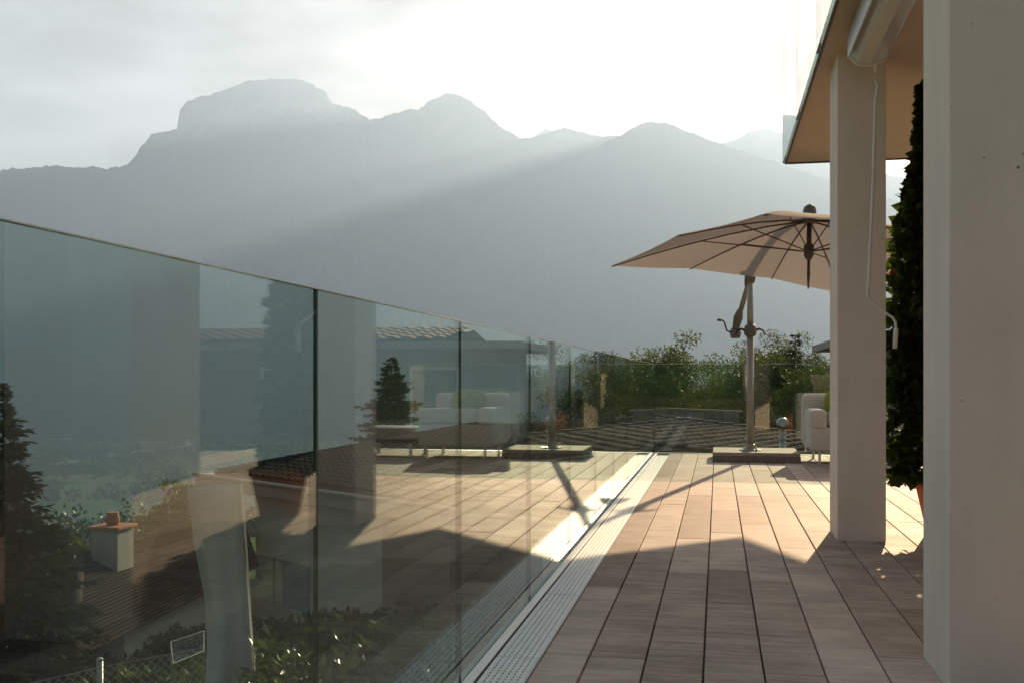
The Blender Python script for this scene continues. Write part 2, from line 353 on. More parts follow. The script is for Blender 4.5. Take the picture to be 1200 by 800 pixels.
def ground_mat():
    m, nt, b = nodes('meadow and fields'); N = nt.nodes; L = nt.links
    ge = N.new('ShaderNodeNewGeometry')
    vo = N.new('ShaderNodeTexVoronoi'); vo.inputs['Scale'].default_value = 0.0045
    mpn = N.new('ShaderNodeMapping'); mpn.inputs['Scale'].default_value = (1, 1.7, 0); mpn.inputs['Rotation'].default_value = (0, 0, 0.5)
    L.new(ge.outputs['Position'], mpn.inputs[0]); L.new(mpn.outputs[0], vo.inputs['Vector'])
    cr = N.new('ShaderNodeValToRGB'); cr.color_ramp.interpolation = 'CONSTANT'
    cr.color_ramp.elements[0].color = (0.07, 0.13, 0.03, 1); cr.color_ramp.elements[1].position = 0.3; cr.color_ramp.elements[1].color = (0.15, 0.22, 0.05, 1)
    for p, c in ((0.5, (0.09, 0.16, 0.035)), (0.68, (0.24, 0.24, 0.08)), (0.8, (0.05, 0.09, 0.025))):
        e = cr.color_ramp.elements.new(p); e.color = (*c, 1)
    sp = N.new('ShaderNodeSeparateColor'); L.new(vo.outputs['Color'], sp.inputs[0]); L.new(sp.outputs[0], cr.inputs[0])
    no = N.new('ShaderNodeTexNoise'); no.inputs['Scale'].default_value = 0.4; no.inputs['Detail'].default_value = 9; L.new(ge.outputs['Position'], no.inputs['Vector'])
    mu = N.new('ShaderNodeMixRGB'); mu.blend_type = 'OVERLAY'; mu.inputs[0].default_value = 0.6
    L.new(cr.outputs[0], mu.inputs[1]); L.new(no.outputs['Fac'], mu.inputs[2]); L.new(mu.outputs[0], b.inputs['Base Color'])
    b.inputs['Roughness'].default_value = 0.95; b.inputs['Specular IOR Level'].default_value = 0.1
    return m
def mountain_mat():
    m, nt, b = nodes('forested rock'); N = nt.nodes; L = nt.links
    ge = N.new('ShaderNodeNewGeometry'); sx = N.new('ShaderNodeSeparateXYZ'); L.new(ge.outputs['Position'], sx.inputs[0])
    no = N.new('ShaderNodeTexNoise'); no.inputs['Scale'].default_value = 0.004; no.inputs['Detail'].default_value = 10; no.inputs['Roughness'].default_value = 0.65
    L.new(ge.outputs['Position'], no.inputs['Vector'])
    mr = N.new('ShaderNodeMapRange'); mr.inputs[1].default_value = 500; mr.inputs[2].default_value = 1500; L.new(sx.outputs['Z'], mr.inputs[0])
    ad = N.new('ShaderNodeMath'); ad.operation = 'ADD'; L.new(mr.outputs[0], ad.inputs[0])
    m3 = N.new('ShaderNodeMath'); m3.operation = 'MULTIPLY_ADD'; m3.inputs[1].default_value = 1.4; m3.inputs[2].default_value = -0.7; L.new(no.outputs['Fac'], m3.inputs[0]); L.new(m3.outputs[0], ad.inputs[1])
    cr = N.new('ShaderNodeValToRGB'); e = cr.color_ramp.elements
    e[0].position = 0.25; e[0].color = (0.025, 0.038, 0.022, 1); e[1].position = 0.6; e[1].color = (0.075, 0.085, 0.045, 1)
    k = e.new(0.8); k.color = (0.21, 0.20, 0.185, 1); k = e.new(1.0); k.color = (0.28, 0.27, 0.26, 1)
    L.new(ad.outputs[0], cr.inputs[0]); L.new(cr.outputs[0], b.inputs['Base Color']); b.inputs['Roughness'].default_value = 1; b.inputs['Specular IOR Level'].default_value = 0
    return m
M['ground'] = ground_mat(); M['mountain'] = mountain_mat()

# ------------------------------------------------------------------ terrain
VALLEY = -140.0
def gh(x, y):                    # ground height: hillside garden falling to a flat valley
    x = np.asarray(x, float); y = np.asarray(y, float)
    s = -0.75 * (x + 0.8) + 0.50 * (y - 6)
    down = np.where(s > 0, -0.155 * s - 0.0002 * s * s, -0.06 * s)
    h = -2.3 + down + (fbm(x * 0.03, y * 0.03, 4, 3) - 0.5) * np.clip(np.hypot(x, y) / 60, 0, 4)
    h = np.minimum(h, 60)
    k = 14.0
    h = VALLEY + np.logaddexp(0, np.clip((h - VALLEY) / k, -60, 60)) * k
    return h
def gz(x, y): return float(gh(x, y))

rr = np.concatenate([[0.01], np.geomspace(2.5, 9600, 110)]); na = 220
aa = np.linspace(0, 2 * np.pi, na, endpoint=False)
RR, AA = np.meshgrid(rr, aa, indexing='ij'); GX = RR * np.cos(AA); GY = RR * np.sin(AA)
GV = np.stack([GX, GY, gh(GX, GY)], -1).reshape(-1, 3)
i, j = np.meshgrid(np.arange(len(rr) - 1), np.arange(na), indexing='ij'); j2 = (j + 1) % na
GF = np.stack([i * na + j, (i + 1) * na + j, (i + 1) * na + j2, i * na + j2], -1).reshape(-1, 4)
tag(link('ground', raw_mesh('ground', GV, GF, M['ground'], True)), kind='structure')

# mountain skyline read off the photograph (x, y), carried on outside the frame
SKY = [(-900, 250), (-600, 225), (-300, 236), (-120, 205), (0, 200), (30, 196), (60, 194), (100, 196), (140, 197), (150, 192), (165, 173), (178, 158), (186, 155), (207, 151),
       (211, 128), (218, 119), (240, 112), (262, 105), (290, 95), (320, 91), (347, 93), (365, 99), (383, 108), (390, 121), (415, 128), (434, 141),
       (452, 136), (475, 130), (495, 126), (506, 116), (525, 110), (545, 113), (560, 125), (585, 147), (606, 161), (632, 160), (662, 150), (700, 160), (728, 159),
       (742, 150), (764, 142), (790, 147), (830, 163), (870, 178), (910, 191), (960, 208), (1040, 232), (1150, 262), (1400, 250), (1900, 300), (3200, 330)]
def skyline_mesh(name, prof, d_foot, d_ridge, d_back, a0, a1, n, nr, seed, rough, jag=2.0):
    xs = np.array([p[0] for p in prof], float); ys = np.array([p[1] for p in prof], float)
    az = np.concatenate([np.linspace(a0, -0.5, n // 8, endpoint=False), np.linspace(-0.5, 0.42, n), np.linspace(0.42, a1, n // 8 + 1)[1:]]) if a0 < -0.5 else np.linspace(a0, a1, n)
    n = len(az)
    u = np.tan(np.clip(az, -1.35, 1.35)) * F + 600
    y = np.interp(u, xs, ys) + (fbm(u * 0.09, u * 0 + 1, 5, seed) - 0.5) * 2 * jag + (fbm(u * 0.31, u * 0 + 5, 3, seed + 3) - 0.5) * jag
    tanel = (HOR - y) / F * np.cos(az)
    dr = d_ridge * (1 + 0.10 * (fbm(az * 6, az * 0, 3, seed + 5) - 0.5))
    zr = tanel * dr + EYE
    ker = np.hanning(241); ker /= ker.sum(); zs = np.convolve(np.pad(zr, 120, mode='edge'), ker, 'valid')
    t = np.concatenate([np.linspace(0, 1, nr), np.linspace(1, 2, 14)[1:]])
    T, A = np.meshgrid(t, az, indexing='ij'); DR = np.broadcast_to(dr, T.shape); wgt = np.where(T <= 1, T ** 14, np.exp(-(T - 1) * 14)); ZR = zs[None, :] * (1 - wgt) + zr[None, :] * wgt
    D = np.where(T <= 1, d_foot + (DR - d_foot) * T, DR + (d_back - DR) * (T - 1))
    prof_h = np.where(T <= 1, 0.55 * T + 0.45 * T ** 2.6, np.clip(2 - T, 0, 1) ** 1.2)
    X = D * np.sin(A); Y = D * np.cos(A)
    rib = fbm(X * 0.0026 + 0.5 * fbm(X * 0.001, Y * 0.001, 3, seed + 9), Y * 0.0019, 5, seed + 2, True) - 0.55
    big = fbm(A * 7, D * 0.0004, 3, seed + 21) - 0.5
    env = np.where(T <= 1, np.clip(T * (1 - T) * 4, 0, 1), np.clip((2 - T) * (T - 1) * 2, 0, 1))
    Z = VALLEY - 4 + (ZR - VALLEY + 4) * prof_h + env * (rib * rough + big * rough * 1.2)
    # nothing in front of the crest may stand above it
    Z = np.where(T < 1, np.minimum(Z, EYE + (ZR - EYE) * D / DR * (0.5 + 0.485 * T)), Z)
    Z = np.where(T < 0.25, np.maximum(Z, VALLEY - 4), Z)
    P = np.stack([X * CT - Y * ST, X * ST + Y * CT, Z], -1).reshape(-1, 3)
    rows = len(t)
    i, j = np.meshgrid(np.arange(rows - 1), np.arange(n - 1), indexing='ij')
    Fq = np.stack([i * n + j, i * n + j + 1, (i + 1) * n + j + 1, (i + 1) * n + j], -1).reshape(-1, 4)
    o = link(name, raw_mesh(name, P, Fq, M['mountain'], True))
    return tag(o, kind='structure')
MAIN = [p for p in SKY if p[0] <= 606] + [(640, 205), (700, 255), (800, 310), (1000, 370), (1900, 420), (3200, 430)]
MID = [(-900, 420), (300, 330), (440, 235), (530, 180), (590, 164), (606, 162)] + [p for p in SKY if 606 < p[0] <= 728] + [(770, 175), (860, 240), (1000, 330), (3200, 420)]
SPUR = [(-900, 415), (-100, 405), (150, 385), (300, 340), (420, 296), (520, 252), (600, 217), (660, 190), (705, 170), (728, 159)] + [p for p in SKY if p[0] > 728]  # real crest at right; left flank added to cut a shaft in the sunlit haze
skyline_mesh('mountain_range', MAIN, 2700, 4400, 5600, -1.15, 1.3, 1500, 90, 4, 240, 2.6)
skyline_mesh('middle_mountain', MID, 3200, 4500, 5800, -0.55, 1.2, 1000, 60, 60, 140, 2.0)
skyline_mesh('shaft_spur', SPUR, 2500, 3900, 5000, -1.15, 1.3, 1500, 80, 80, 190, 2.0)
FAR = [(-2000, 330), (500, 300), (600, 200), (628, 158), (640, 151), (652, 156), (700, 190), (820, 170), (850, 168), (866, 163), (878, 155), (898, 151), (915, 156), (930, 158), (960, 172), (1040, 205), (1200, 240), (3000, 330)]
skyline_mesh('far_mountain', FAR, 4600, 5300, 6500, -0.1, 0.9, 400, 30, 40, 150, 2.0)

# valley road
def ribbon(name, pts, wd, m, dz):
    mb = MB(); P = [Vector(p) for p in pts]; vs = []
    for i, p in enumerate(P):
        t = (P[min(i + 1, len(P) - 1)] - P[max(i - 1, 0)]); n = Vector((-t.y, t.x, 0)).normalized()
        for sgn in (-1, 1):
            q = p + n * wd / 2 * sgn; vs.append((q.x, q.y, gz(q.x, q.y) + dz))
    mb.add(vs, [(2 * i, 2 * i + 1, 2 * i + 3, 2 * i + 2) for i in range(len(P) - 1)])
    return tag(mb.build(name, m), kind='structure')
def on_valley(x, y):
    d = (EYE - VALLEY) * F / (y - HOR); return c2w((x - 600) * d / F, d, VALLEY)
rp_ = [on_valley(60, 545), on_valley(120, 535), on_valley(168, 528), on_valley(205, 524), on_valley(222, 519), on_valley(232, 511), on_valley(240, 505), on_valley(250, 495)]
fine = []
for a, b in zip(rp_[:-1], rp_[1:]):
    fine += [a.lerp(b, k / 6) for k in range(6)]
ribbon('road', fine, 30, M['road'], 1.0)

def leaves(cent, dirs, ln, wd, rng, up=None):
    """diamond leaves bent along the midrib: 6 vertices, 4 triangles each"""
    n = len(cent)
    d = dirs / np.linalg.norm(dirs, axis=1, keepdims=True)
    r = rng.normal(size=(n, 3)); s = np.cross(d, r); s /= np.linalg.norm(s, axis=1, keepdims=True) + 1e-9
    nn = np.cross(s, d)
    ln = np.asarray(ln).reshape(-1, 1) * np.ones((n, 1)); wd = np.asarray(wd).reshape(-1, 1) * np.ones((n, 1))
    base = cent; mid = cent + d * ln * 0.5 - nn * ln * 0.05; tip = cent + d * ln - nn * ln * 0.16
    l = mid + s * wd * 0.5 + nn * wd * 0.16; r_ = mid - s * wd * 0.5 + nn * wd * 0.16
    V = np.stack([base, l, tip, r_, mid], 1).reshape(-1, 3)
    o = (np.arange(n) * 5)[:, None]
    Fq = np.concatenate([o + np.array([[0, 1, 4]]), o + np.array([[4, 1, 2]]), o + np.array([[0, 4, 3]]), o + np.array([[4, 2, 3]])], 0)
    return V, Fq
# woods on the slope and the valley floor: one mass of small crowns
rng = np.random.default_rng(7)
def woods():
    spots = []
    AZ = np.radians(rng.uniform(-36, 12, 16000)); DD = np.exp(rng.uniform(math.log(165), math.log(3600), 16000))
    PX_ = DD * np.sin(AZ) * CT - DD * np.cos(AZ) * ST; PY_ = DD * np.sin(AZ) * ST + DD * np.cos(AZ) * CT
    DN = fbm(PX_ * 0.006, PY_ * 0.012, 3, 11)
    for k in range(16000):
        az, d = float(AZ[k]), float(DD[k])
        p = c2w(d * math.sin(az), d * math.cos(az), 0)
        dens = float(DN[k])
        if dens < (0.55 if d > 500 else 0.46): continue
        spots.append((p.x, p.y, rng.uniform(1.6, 3.4) * (1 + min(d, 1500) / 900), d))
    for k in range(420):       # tree rows across the fields
        r0 = k // 42; x0 = rng.uniform(-30, 560)
        q = on_valley(x0, 500 + r0 * 5.0 + 3 * math.sin(x0 * 0.02 + r0))
        spots.append((q.x, q.y, rng.uniform(5, 8), 2000))
    P, D, Ln = [], [], []
    for (x, y, r, d) in spots:
        n = 150 if d < 260 else (70 if d < 700 else 34)
        g = rng.normal(size=(n, 3)); g /= np.linalg.norm(g, axis=1, keepdims=True)
        lob = 0.7 + 0.5 * vnoise(g[:, 0] * 2 + x, g[:, 1] * 2 + g[:, 2] * 2 + y, 3)
        g *= (lob * rng.uniform(0.55, 1, n))[:, None]
        c = np.array([x, y, gz(x, y) + r * 1.15])
        P.append(c + g * r * np.array([1, 1, 1.25])); D.append(g + rng.normal(size=(n, 3)) * 0.7)
        Ln.append(np.full(n, r * (0.22 if d < 260 else 0.36 if d < 700 else 0.6)))
    Ln = np.concatenate(Ln)
    V, Fq = leaves(np.concatenate(P), np.concatenate(D), Ln, Ln * 0.75, rng)
    return raw_mesh('woods', V, Fq, M['woods'])
tag(link('woods', woods()), 'dark broadleaf woods spread over the slope and valley floor', 'woods', kind='stuff')

# ------------------------------------------------------------------ terrace deck
GXI = -0.771                    # inner face of the long balustrade
DX0, DX1, DY0, DY1 = -0.572, 4.4, -2.0, 12.70
deck = tag(MB().box(-0.792, 5.2, -4.0, 12.98, -0.42, -0.05).build('deck', M['concrete']), kind='structure')
tag(MB().box(-0.78, 5.2, -4.0, 12.96, -5.2, -0.421).build('terrace_wall', M['cream']), 'cream rendered retaining wall under the terrace deck', 'wall')
rnd = random.Random(5)
rows = [(-0.569, -0.421)]
x = -0.415
while x < DX1:
    rows.append((x, x + 0.181)); x += 0.187
mesh_cache = {}
def plank_mesh(w, l):
    key = (round(w, 3), round(l, 2))
    if key not in mesh_cache:
        mesh_cache[key] = MB().box(0, w, 0, l, -0.026, 0).mesh('plank', M['plank'], 0.0025, seg=1)
    return mesh_cache[key]
far_planks = MB()
for (a, b) in rows:
    y = DY0 - rnd.uniform(0, 0.6)
    while y < DY1:
        l = round(rnd.choice([0.45, 0.75, 1.05, 1.2, 1.5, 1.8, 2.1]), 2)
        l = min(l, DY1 - y)
        if l < 0.1: break
        if a < 1.55:
            o = link('plank', plank_mesh(b - a, l - 0.002), deck); o.location = (a, y, rnd.uniform(-0.0012, 0.0006))
        else:
            far_planks.box(a, b, y, y + l - 0.002, -0.026, 0)
        y += l
tag(far_planks.build('planking', M['plank'], deck), kind='stuff')
MB().box(-0.762, 4.4, 12.705, 12.76, -0.045, 0.006).build('edge_trim', M['alu'], deck, 0.002)

# drain along the glass
drain = thing('drain_channel', 'perforated steel drain running beside the long glass balustrade', 'drain')
MB().box(-0.722, -0.574, -2.0, 12.70, -0.049, -0.012).build('channel', M['black'], drain)
def grate_mesh(w, l, nx, ny, hx, hy, margin):
    # plate with real slots
    xs = [0.0]; px_ = (w - 2 * margin) / nx
    for i in range(nx): c = margin + px_ * (i + 0.5); xs += [c - hx / 2, c + hx / 2]
    xs.append(w); ys = [0.0]; py_ = l / ny
    for j in range(ny): c = py_ * (j + 0.5); ys += [c - hy / 2, c + hy / 2]
    ys.append(l)
    NX, NY = len(xs), len(ys); V = [(X, Y, 0) for Y in ys for X in xs]; Fc = []
    for j in range(NY - 1):
        for i in range(NX - 1):
            if i % 2 == 1 and j % 2 == 1: continue
            Fc.append((j * NX + i, j * NX + i + 1, (j + 1) * NX + i + 1, (j + 1) * NX + i))
    mb = MB(); mb.add(V, Fc)
    me = bpy.data.meshes.new('grate'); me.from_pydata(mb.v, [], mb.f)
    bm = bmesh.new(); bm.from_mesh(me)
    ex = bmesh.ops.extrude_face_region(bm, geom=bm.faces[:])
    bmesh.ops.translate(bm, verts=[v for v in ex['geom'] if isinstance(v, bmesh.types.BMVert)], vec=(0, 0, -0.004))
    bmesh.ops.recalc_face_normals(bm, faces=bm.faces); bm.to_mesh(me); bm.free(); me.materials.append(M['grate']); return me
gm = grate_mesh(0.138, 0.996, 6, 34, 0.0062, 0.0150, 0.010)
yy = -1.68
while yy + 1.0 <= 12.75:
    o = link('grate', gm, drain); o.location = (-0.716, yy, 0.001 + rnd.uniform(-0.0008, 0.0008)); o.rotation_euler.z = rnd.uniform(-0.0008, 0.0008)
    yy += 1.0
MB().box(-0.5745, -0.5715, -2, 12.7, -0.045, 0.0035).build('edge_angle', M['steel'], drain)

# ------------------------------------------------------------------ glass balustrades
def pane(parent, x0, x1, y0, y1, z0, z1, along):
    o = MB().box(x0, x1, y0, y1, z0, z1).build('pane', M['glass'], parent)
    e = 0.0007                                             # ground edges of the laminated glass
    for q in (0, 1):
        mb = MB()
        if along == 'y':
            yq = (y0, y1)[q]; mb.box(x0 + .001, x1 - .001, yq - e, yq + e, z0, z1 + .0005)
        else:
            xq = (x0, x1)[q]; mb.box(xq - e, xq + e, y0 + .001, y1 - .001, z0, z1 + .0005)
        mb.build('pane_edge', M['glass_edge'], o)
    MB().box(x0 + .0008, x1 - .0008, y0 + .002, y1 - .002, z1 + .0002, z1 + .0022).build('highlit_edge', M['highlit'], o)
    return o
TOP = 1.094
bal = thing('glass_balustrade', 'long frameless glass balustrade standing beside the steel drain', 'balustrade')
joints = [-1.71, -0.52, 0.67, 1.90, 3.05] + [3.05 + 1.19 * k for k in range(1, 8)] + [12.80]
for a, b in zip(joints[:-1], joints[1:]):
    pane(bal, GXI - 0.010, GXI, a + 0.0016, b - 0.0016, -0.04, TOP, 'y')
MB().box(-0.7905, -0.7185, -2.0, 12.80, -0.0495, -0.0405).build('shoe', M['black'], bal)
MB().box(-0.7600, -0.7260, -2.0, 12.70, -0.0402, 0.0010).build('cover_strip', M['alu'], bal, 0.0015)
MB().box(-0.815, -0.7925, -2.0, 12.83, -0.30, -0.035).build('outer_profile', M['alu'], bal, 0.002)
bal2 = thing('glass_balustrade', 'glass balustrade across the terrace end behind the parasol base', 'balustrade')
ej = [-0.765, 0.905, 2.58, 4.25]
for a, b in zip(ej[:-1], ej[1:]):
    pane(bal2, a + 0.005, b - 0.005, 12.79, 12.802, -0.04, TOP, 'x')
MB().box(-0.765, 4.25, 12.765, 12.83, -0.0495, -0.006).build('shoe', M['alu'], bal2, 0.002)

# ------------------------------------------------------------------ the house over the terrace
house = thing('house', 'white plastered house with columns carrying the balcony over the terrace', 'house')
SZ = 2.77
for (y0, y1) in ((3.19, 3.58), (6.05, 6.45)):
    MB().box(0.665, 0.927, y0, y1, 0.0, SZ + 0.05).build('column', M['plaster'], house, 0.004)
MB().box(0.582, 5.2, 3.0, 9.10, SZ, SZ + 0.34).build('balcony_slab', M['soffit'], house, 0.004)
MB().box(0.566, 0.5815, 3.0, 9.115, SZ - 0.012, SZ + 0.02).build('drip_edge', M['dark_metal'], house)
MB().box(0.5822, 5.2, 9.1005, 9.115, SZ - 0.012, SZ + 0.30).build('drip_edge', M['dark_metal'], house)
k = 3.0
while k < 9.1:
    o = pane(house, 0.548, 0.564, k + 0.004, min(k + 1.53, 9.11) - 0.004, SZ - 0.004, SZ + 1.35, 'y'); o.name = 'balcony_pane'
    k += 1.53
for xx in (2.2, 3.85):
    o = pane(house, xx - 1.63, xx, 9.12, 9.136, SZ + 0.02, SZ + 1.35, 'x'); o.name = 'balcony_pane'
# facade behind the columns
MB().box(3.3, 3.55, -4.0, 0.6, 0.0, SZ - 0.002).build('wall', M['cream'], house)
MB().box(3.3, 3.55, 7.4, 9.0, 0.0, SZ - 0.002).build('wall', M['cream'], house)
MB().box(3.302, 3.548, 0.6, 7.4, 2.35, SZ - 0.002).build('lintel', M['cream'], house)
for k in range(4):
    y0 = 0.62 + k * 1.7
    fr = MB().box(3.36, 3.42, y0, y0 + 0.06, 0.0, 2.348).box(3.36, 3.42, y0 + 1.60, y0 + 1.66, 0.0, 2.348).box(3.362, 3.418, y0 + .06, y0 + 1.60, 0.0, 0.08).box(3.362, 3.418, y0 + .06, y0 + 1.60, 2.26, 2.348).build('door_frame', M['taupe'], house)
    MB().box(3.385, 3.395, y0 + .06, y0 + 1.60, 0.08, 2.26).build('pane', M['window'], fr)

# awning box under the slab with its winding eye
awn = thing('awning', 'white awning box fixed under the balcony slab by the column', 'awning')
prof = [(0.70, SZ - 0.002), (0.69, SZ - 0.05), (0.70, SZ - 0.125), (0.735, SZ - 0.165), (0.80, SZ - 0.175), (0.875, SZ - 0.15), (0.905, SZ - 0.10), (0.905, SZ - 0.002)]
def prism_y(prof, y0, y1):
    mb = MB(); n = len(prof)
    mb.add([(p[0], y0, p[1]) for p in prof] + [(p[0], y1, p[1]) for p in prof],
           [tuple(range(n)), tuple(range(2 * n - 1, n - 1, -1))] + [(i, (i + 1) % n, n + (i + 1) % n, n + i) for i in range(n)])
    return mb
prism_y(prof, 3.6, 5.74).build('cassette', M['cassette'], awn, 0.006)
prism_y([((p[0] - 0.8) * 1.05 + 0.8, (p[1] - SZ) * 1.05 + SZ - 0.001) for p in prof], 5.741, 5.765).build('end_cap', M['white'], awn, 0.003)
MB().box(0.678, 0.689, 3.62, 5.70, SZ - 0.15, SZ - 0.02).build('front_bar', M['alu'], awn, 0.002)
cy = 5.66
e0 = px(1027, 82, 5.55)
MB().tube([e0 + Vector((0, 0, 0.10)), e0 + Vector((0, 0, -0.02))], [0.022, 0.012], 10).build('gear_socket', M['white'], awn, smooth=True)
eye_pts = [e0 + Vector((0.016 * math.sin(t), 0, -0.032 - 0.016 * math.cos(t) * -1 - 0.016)) for t in np.linspace(0, 2 * math.pi, 13)]
MB().tube(eye_pts, 0.004, 6, False).build('winding_eye', M['white'], awn, smooth=True)
crank = thing('awning_crank', 'white bent awning crank rod hanging in front of the column', 'crank rod')
d0 = 5.52
rod = [px(1027, 95, d0), px(1029, 101, d0), px(1027.5, 108, d0), px(1026, 116, d0), px(1023, 220, d0), px(1018, 330, d0), px(1016.5, 344, d0), px(1018, 350, d0)]
MB().tube(rod, 0.0085, 8).build('rod', M['white'], crank, smooth=True)
MB().tube([px(1018, 350, d0), px(1022, 354, d0), px(1038, 367, d0), px(1046, 372, d0), px(1049.5, 378, d0), px(1050, 388, d0)], 0.0075, 8).build('elbow', M['white'], crank, smooth=True)
MB().tube([px(1050, 384, d0), px(1049.8, 387, d0), px(1048.5, 408, d0)], [0.010, 0.0125, 0.012], 10).build('grip', M['white'], crank, smooth=True)

# ------------------------------------------------------------------ parasol
par = thing('parasol', 'open taupe cantilever parasol on a slab weighted base', 'parasol')
PX, PY = 0.36, 11.86
# base: tray with four pavers
bx0, bx1, by0, by1 = -0.055, 0.885, 11.50, 12.36
tray = MB().box(bx0, bx1, by0, by1, 0.002, 0.07).build('base_tray', M['greywood'], par, 0.004)
for i in range(2):
    for j in range(2):
        x0 = bx0 + 0.004 + i * 0.468; y0 = by0 + 0.004 + j * 0.428
        MB().box(x0, x0 + 0.463, y0, y0 + 0.423, 0.0705, 0.108).build('paver', M['paver'], par, 0.004)
MB().lathe((PX, PY, 0.108), [(0.12, 0.0), (0.12, 0.012), (0.06, 0.022), (0.05, 0.07), (0.042, 0.075)], 20).build('pole_foot', M['pole'], par, smooth=False)
for k in range(4):
    an = math.pi / 4 + k * math.pi / 2
    MB().lathe((PX + 0.095 * math.cos(an), PY + 0.095 * math.sin(an), 0.12), [(0.014, 0), (0.014, 0.012), (0.006, 0.016), (0.006, 0.03)], 8).build('bolt', M['steel'], par)
pole_top = 2.06
MB().tube([(PX, PY, 0.12), (PX, PY, 1.46)], 0.041, 20).build('pole', M['pole'], par, smooth=True)
MB().tube([(PX, PY, 1.46), (PX, PY, pole_top)], 0.034, 20).build('upper_pole', M['pole'], par, smooth=True)
MB().lathe((PX, PY, 1.39), [(0.044, 0), (0.066, 0.02), (0.07, 0.06), (0.066, 0.105), (0.05, 0.13), (0.036, 0.135)], 20).build('collar', M['taupe'], par, smooth=True)
hd = Vector((0.87 - PX, 10.3 - PY, 0)); HL = hd.length; hd.normalize(); sd = Vector((-hd.y, hd.x, 0))
cr_ = Vector((CT, ST, 0))
for s in (-1, 1):
    b = Vector((PX, PY, 1.455))
    MB().tube([b + cr_ * 0.05 * s, b + cr_ * 0.10 * s + Vector((0, 0, 0.022)), b + cr_ * 0.145 * s + Vector((0, 0, 0.005)), b + cr_ * 0.165 * s + Vector((0, 0, -0.05))], [0.014, 0.013, 0.011, 0.006], 8).build('clamp_handle', M['black'], par, smooth=True)
def armp(s, z): return Vector((PX, PY, z)) + hd * s
MB().tube([armp(-0.06, 1.97), armp(-0.02, 2.02), armp(0.03, 2.13), armp(0.08, 2.20)], [0.045, 0.06, 0.065, 0.045], 12).build('pivot_bracket', M['taupe'], par, smooth=True)
arm_pts = [armp(-0.36, 1.66), armp(-0.12, 1.92), armp(0.02, 2.07), armp(0.22, 2.20), armp(0.55, 2.34), armp(0.95, 2.46), armp(1.35, 2.50), armp(HL - 0.02, 2.49)]
MB().tube(arm_pts, [0.028, 0.03, 0.036, 0.044, 0.040, 0.036, 0.034, 0.032], 12).build('arm', M['pole'], par, smooth=True)
ho = armp(-0.42, 1.58)
MB().tube([armp(-0.34, 1.70), armp(-0.40, 1.63), armp(-0.46, 1.55), armp(-0.50, 1.46), armp(-0.49, 1.41)], [0.036, 0.055, 0.045, 0.036, 0.028], 12).build('crank_housing', M['taupe'], par, smooth=True)
cb = armp(-0.50, 1.45)
wheel = MB().tube([cb - sd * 0.05, cb - sd * 0.045, cb + sd * 0.045, cb + sd * 0.05], [0.05, 0.062, 0.062, 0.05], 16).build('crank_drum', M['taupe'], par, smooth=True)
MB().tube([cb - cr_ * 0.03, cb - cr_ * 0.10 + Vector((0, 0, 0.03)), cb - cr_ * 0.13 + Vector((0, 0, 0.13)), cb - cr_ * 0.15 + Vector((0, 0, 0.15)), cb - cr_ * 0.21 + Vector((0, 0, 0.155))], [0.011, 0.011, 0.010, 0.010, 0.015], 8).build('crank_handle', M['black'], par, smooth=True)
# canopy: rectangle with ten ribs, tilted slightly towards the low sun
UC = Vector((0.863, 10.268, 2.058)); e1 = Vector((0.8332, 0.5492, -0.0643)); e2 = Vector((-0.5525, 0.8316, -0.0564)); en = Vector((0.0225, 0.0825, 0.9963))
UL, US = 2.93, 2.61
def cpos(a, b):                  # a, b in -1..1 across the canopy
    r = max(abs(a), abs(b))
    if r < 1e-6: return UC + en * 0.40
    ea, eb = a / r, b / r
    corner = min(abs(ea), abs(eb)) ** 3
    rim = 0.075 * (1 - corner)
    # between ribs the cloth hangs a little lower
    h = rim + (0.40 - rim) * (1 - r ** 1.45)
    return UC + e1 * (a * UL / 2) + e2 * (b * US / 2) + en * h
rib_ends = [(-1, -1), (-1, 0), (-1, 1), (-0.36, 1), (0.36, 1), (1, 1), (1, 0), (1, -1), (0.36, -1), (-0.36, -1)]
def canopy_mesh():
    mb = MB(); ring = []
    n = len(rib_ends); sub = 8; RN = 14
    for k in range(n):
        A, B = rib_ends[k], rib_ends[(k + 1) % n]
        for q in range(sub):
            t = q / sub; ring.append((A, B, t))
    vs = [tuple(UC + en * 0.405)]
    for r in range(1, RN + 1):
        rr_ = r / RN
        for (A, B, t) in ring:
            pa, pb = cpos(A[0] * rr_, A[1] * rr_), cpos(B[0] * rr_, B[1] * rr_)
            p = pa.lerp(pb, t)
            sag = 4 * t * (1 - t)
            p = p - en * 0.012 * sag * rr_
            if r == RN:                      # hem drawn in between the ribs
                cc = (UC - p); cc -= en * cc.dot(en); p = p + cc.normalized() * 0.018 * sag
            vs.append(tuple(p))
    m_ = len(ring); fs = []
    for k in range(m_): fs.append((0, 1 + k, 1 + (k + 1) % m_))
    for r in range(RN - 1):
        for k in range(m_):
            k2 = (k + 1) % m_
            fs.append((1 + r * m_ + k, 1 + (r + 1) * m_ + k, 1 + (r + 1) * m_ + k2, 1 + r * m_ + k2))
    mb.add(vs, fs)
    return mb
can = canopy_mesh().build('canopy', M['canopy'], par, smooth=False)
hub = UC + en * 0.385
low = UC + en * 0.06 + Vector((0, 0, 0))
down = -en
MB().tube([UC + en * 0.545, UC + en * 0.52, UC + en * 0.48, UC + en * 0.36], [0.02, 0.055, 0.065, 0.06], 14).build('hub_cap', M['taupe'], par, smooth=True)
MB().tube([hub, low + en * 0.06, low], [0.024, 0.024, 0.02], 12).build('stem', M['dark_metal'], par, smooth=True)
MB().tube([low + en * 0.10, low + en * 0.08, low - en * 0.02, low - en * 0.06], [0.03, 0.05, 0.045, 0.02], 14).build('runner_hub', M['dark_metal'], par, smooth=True)
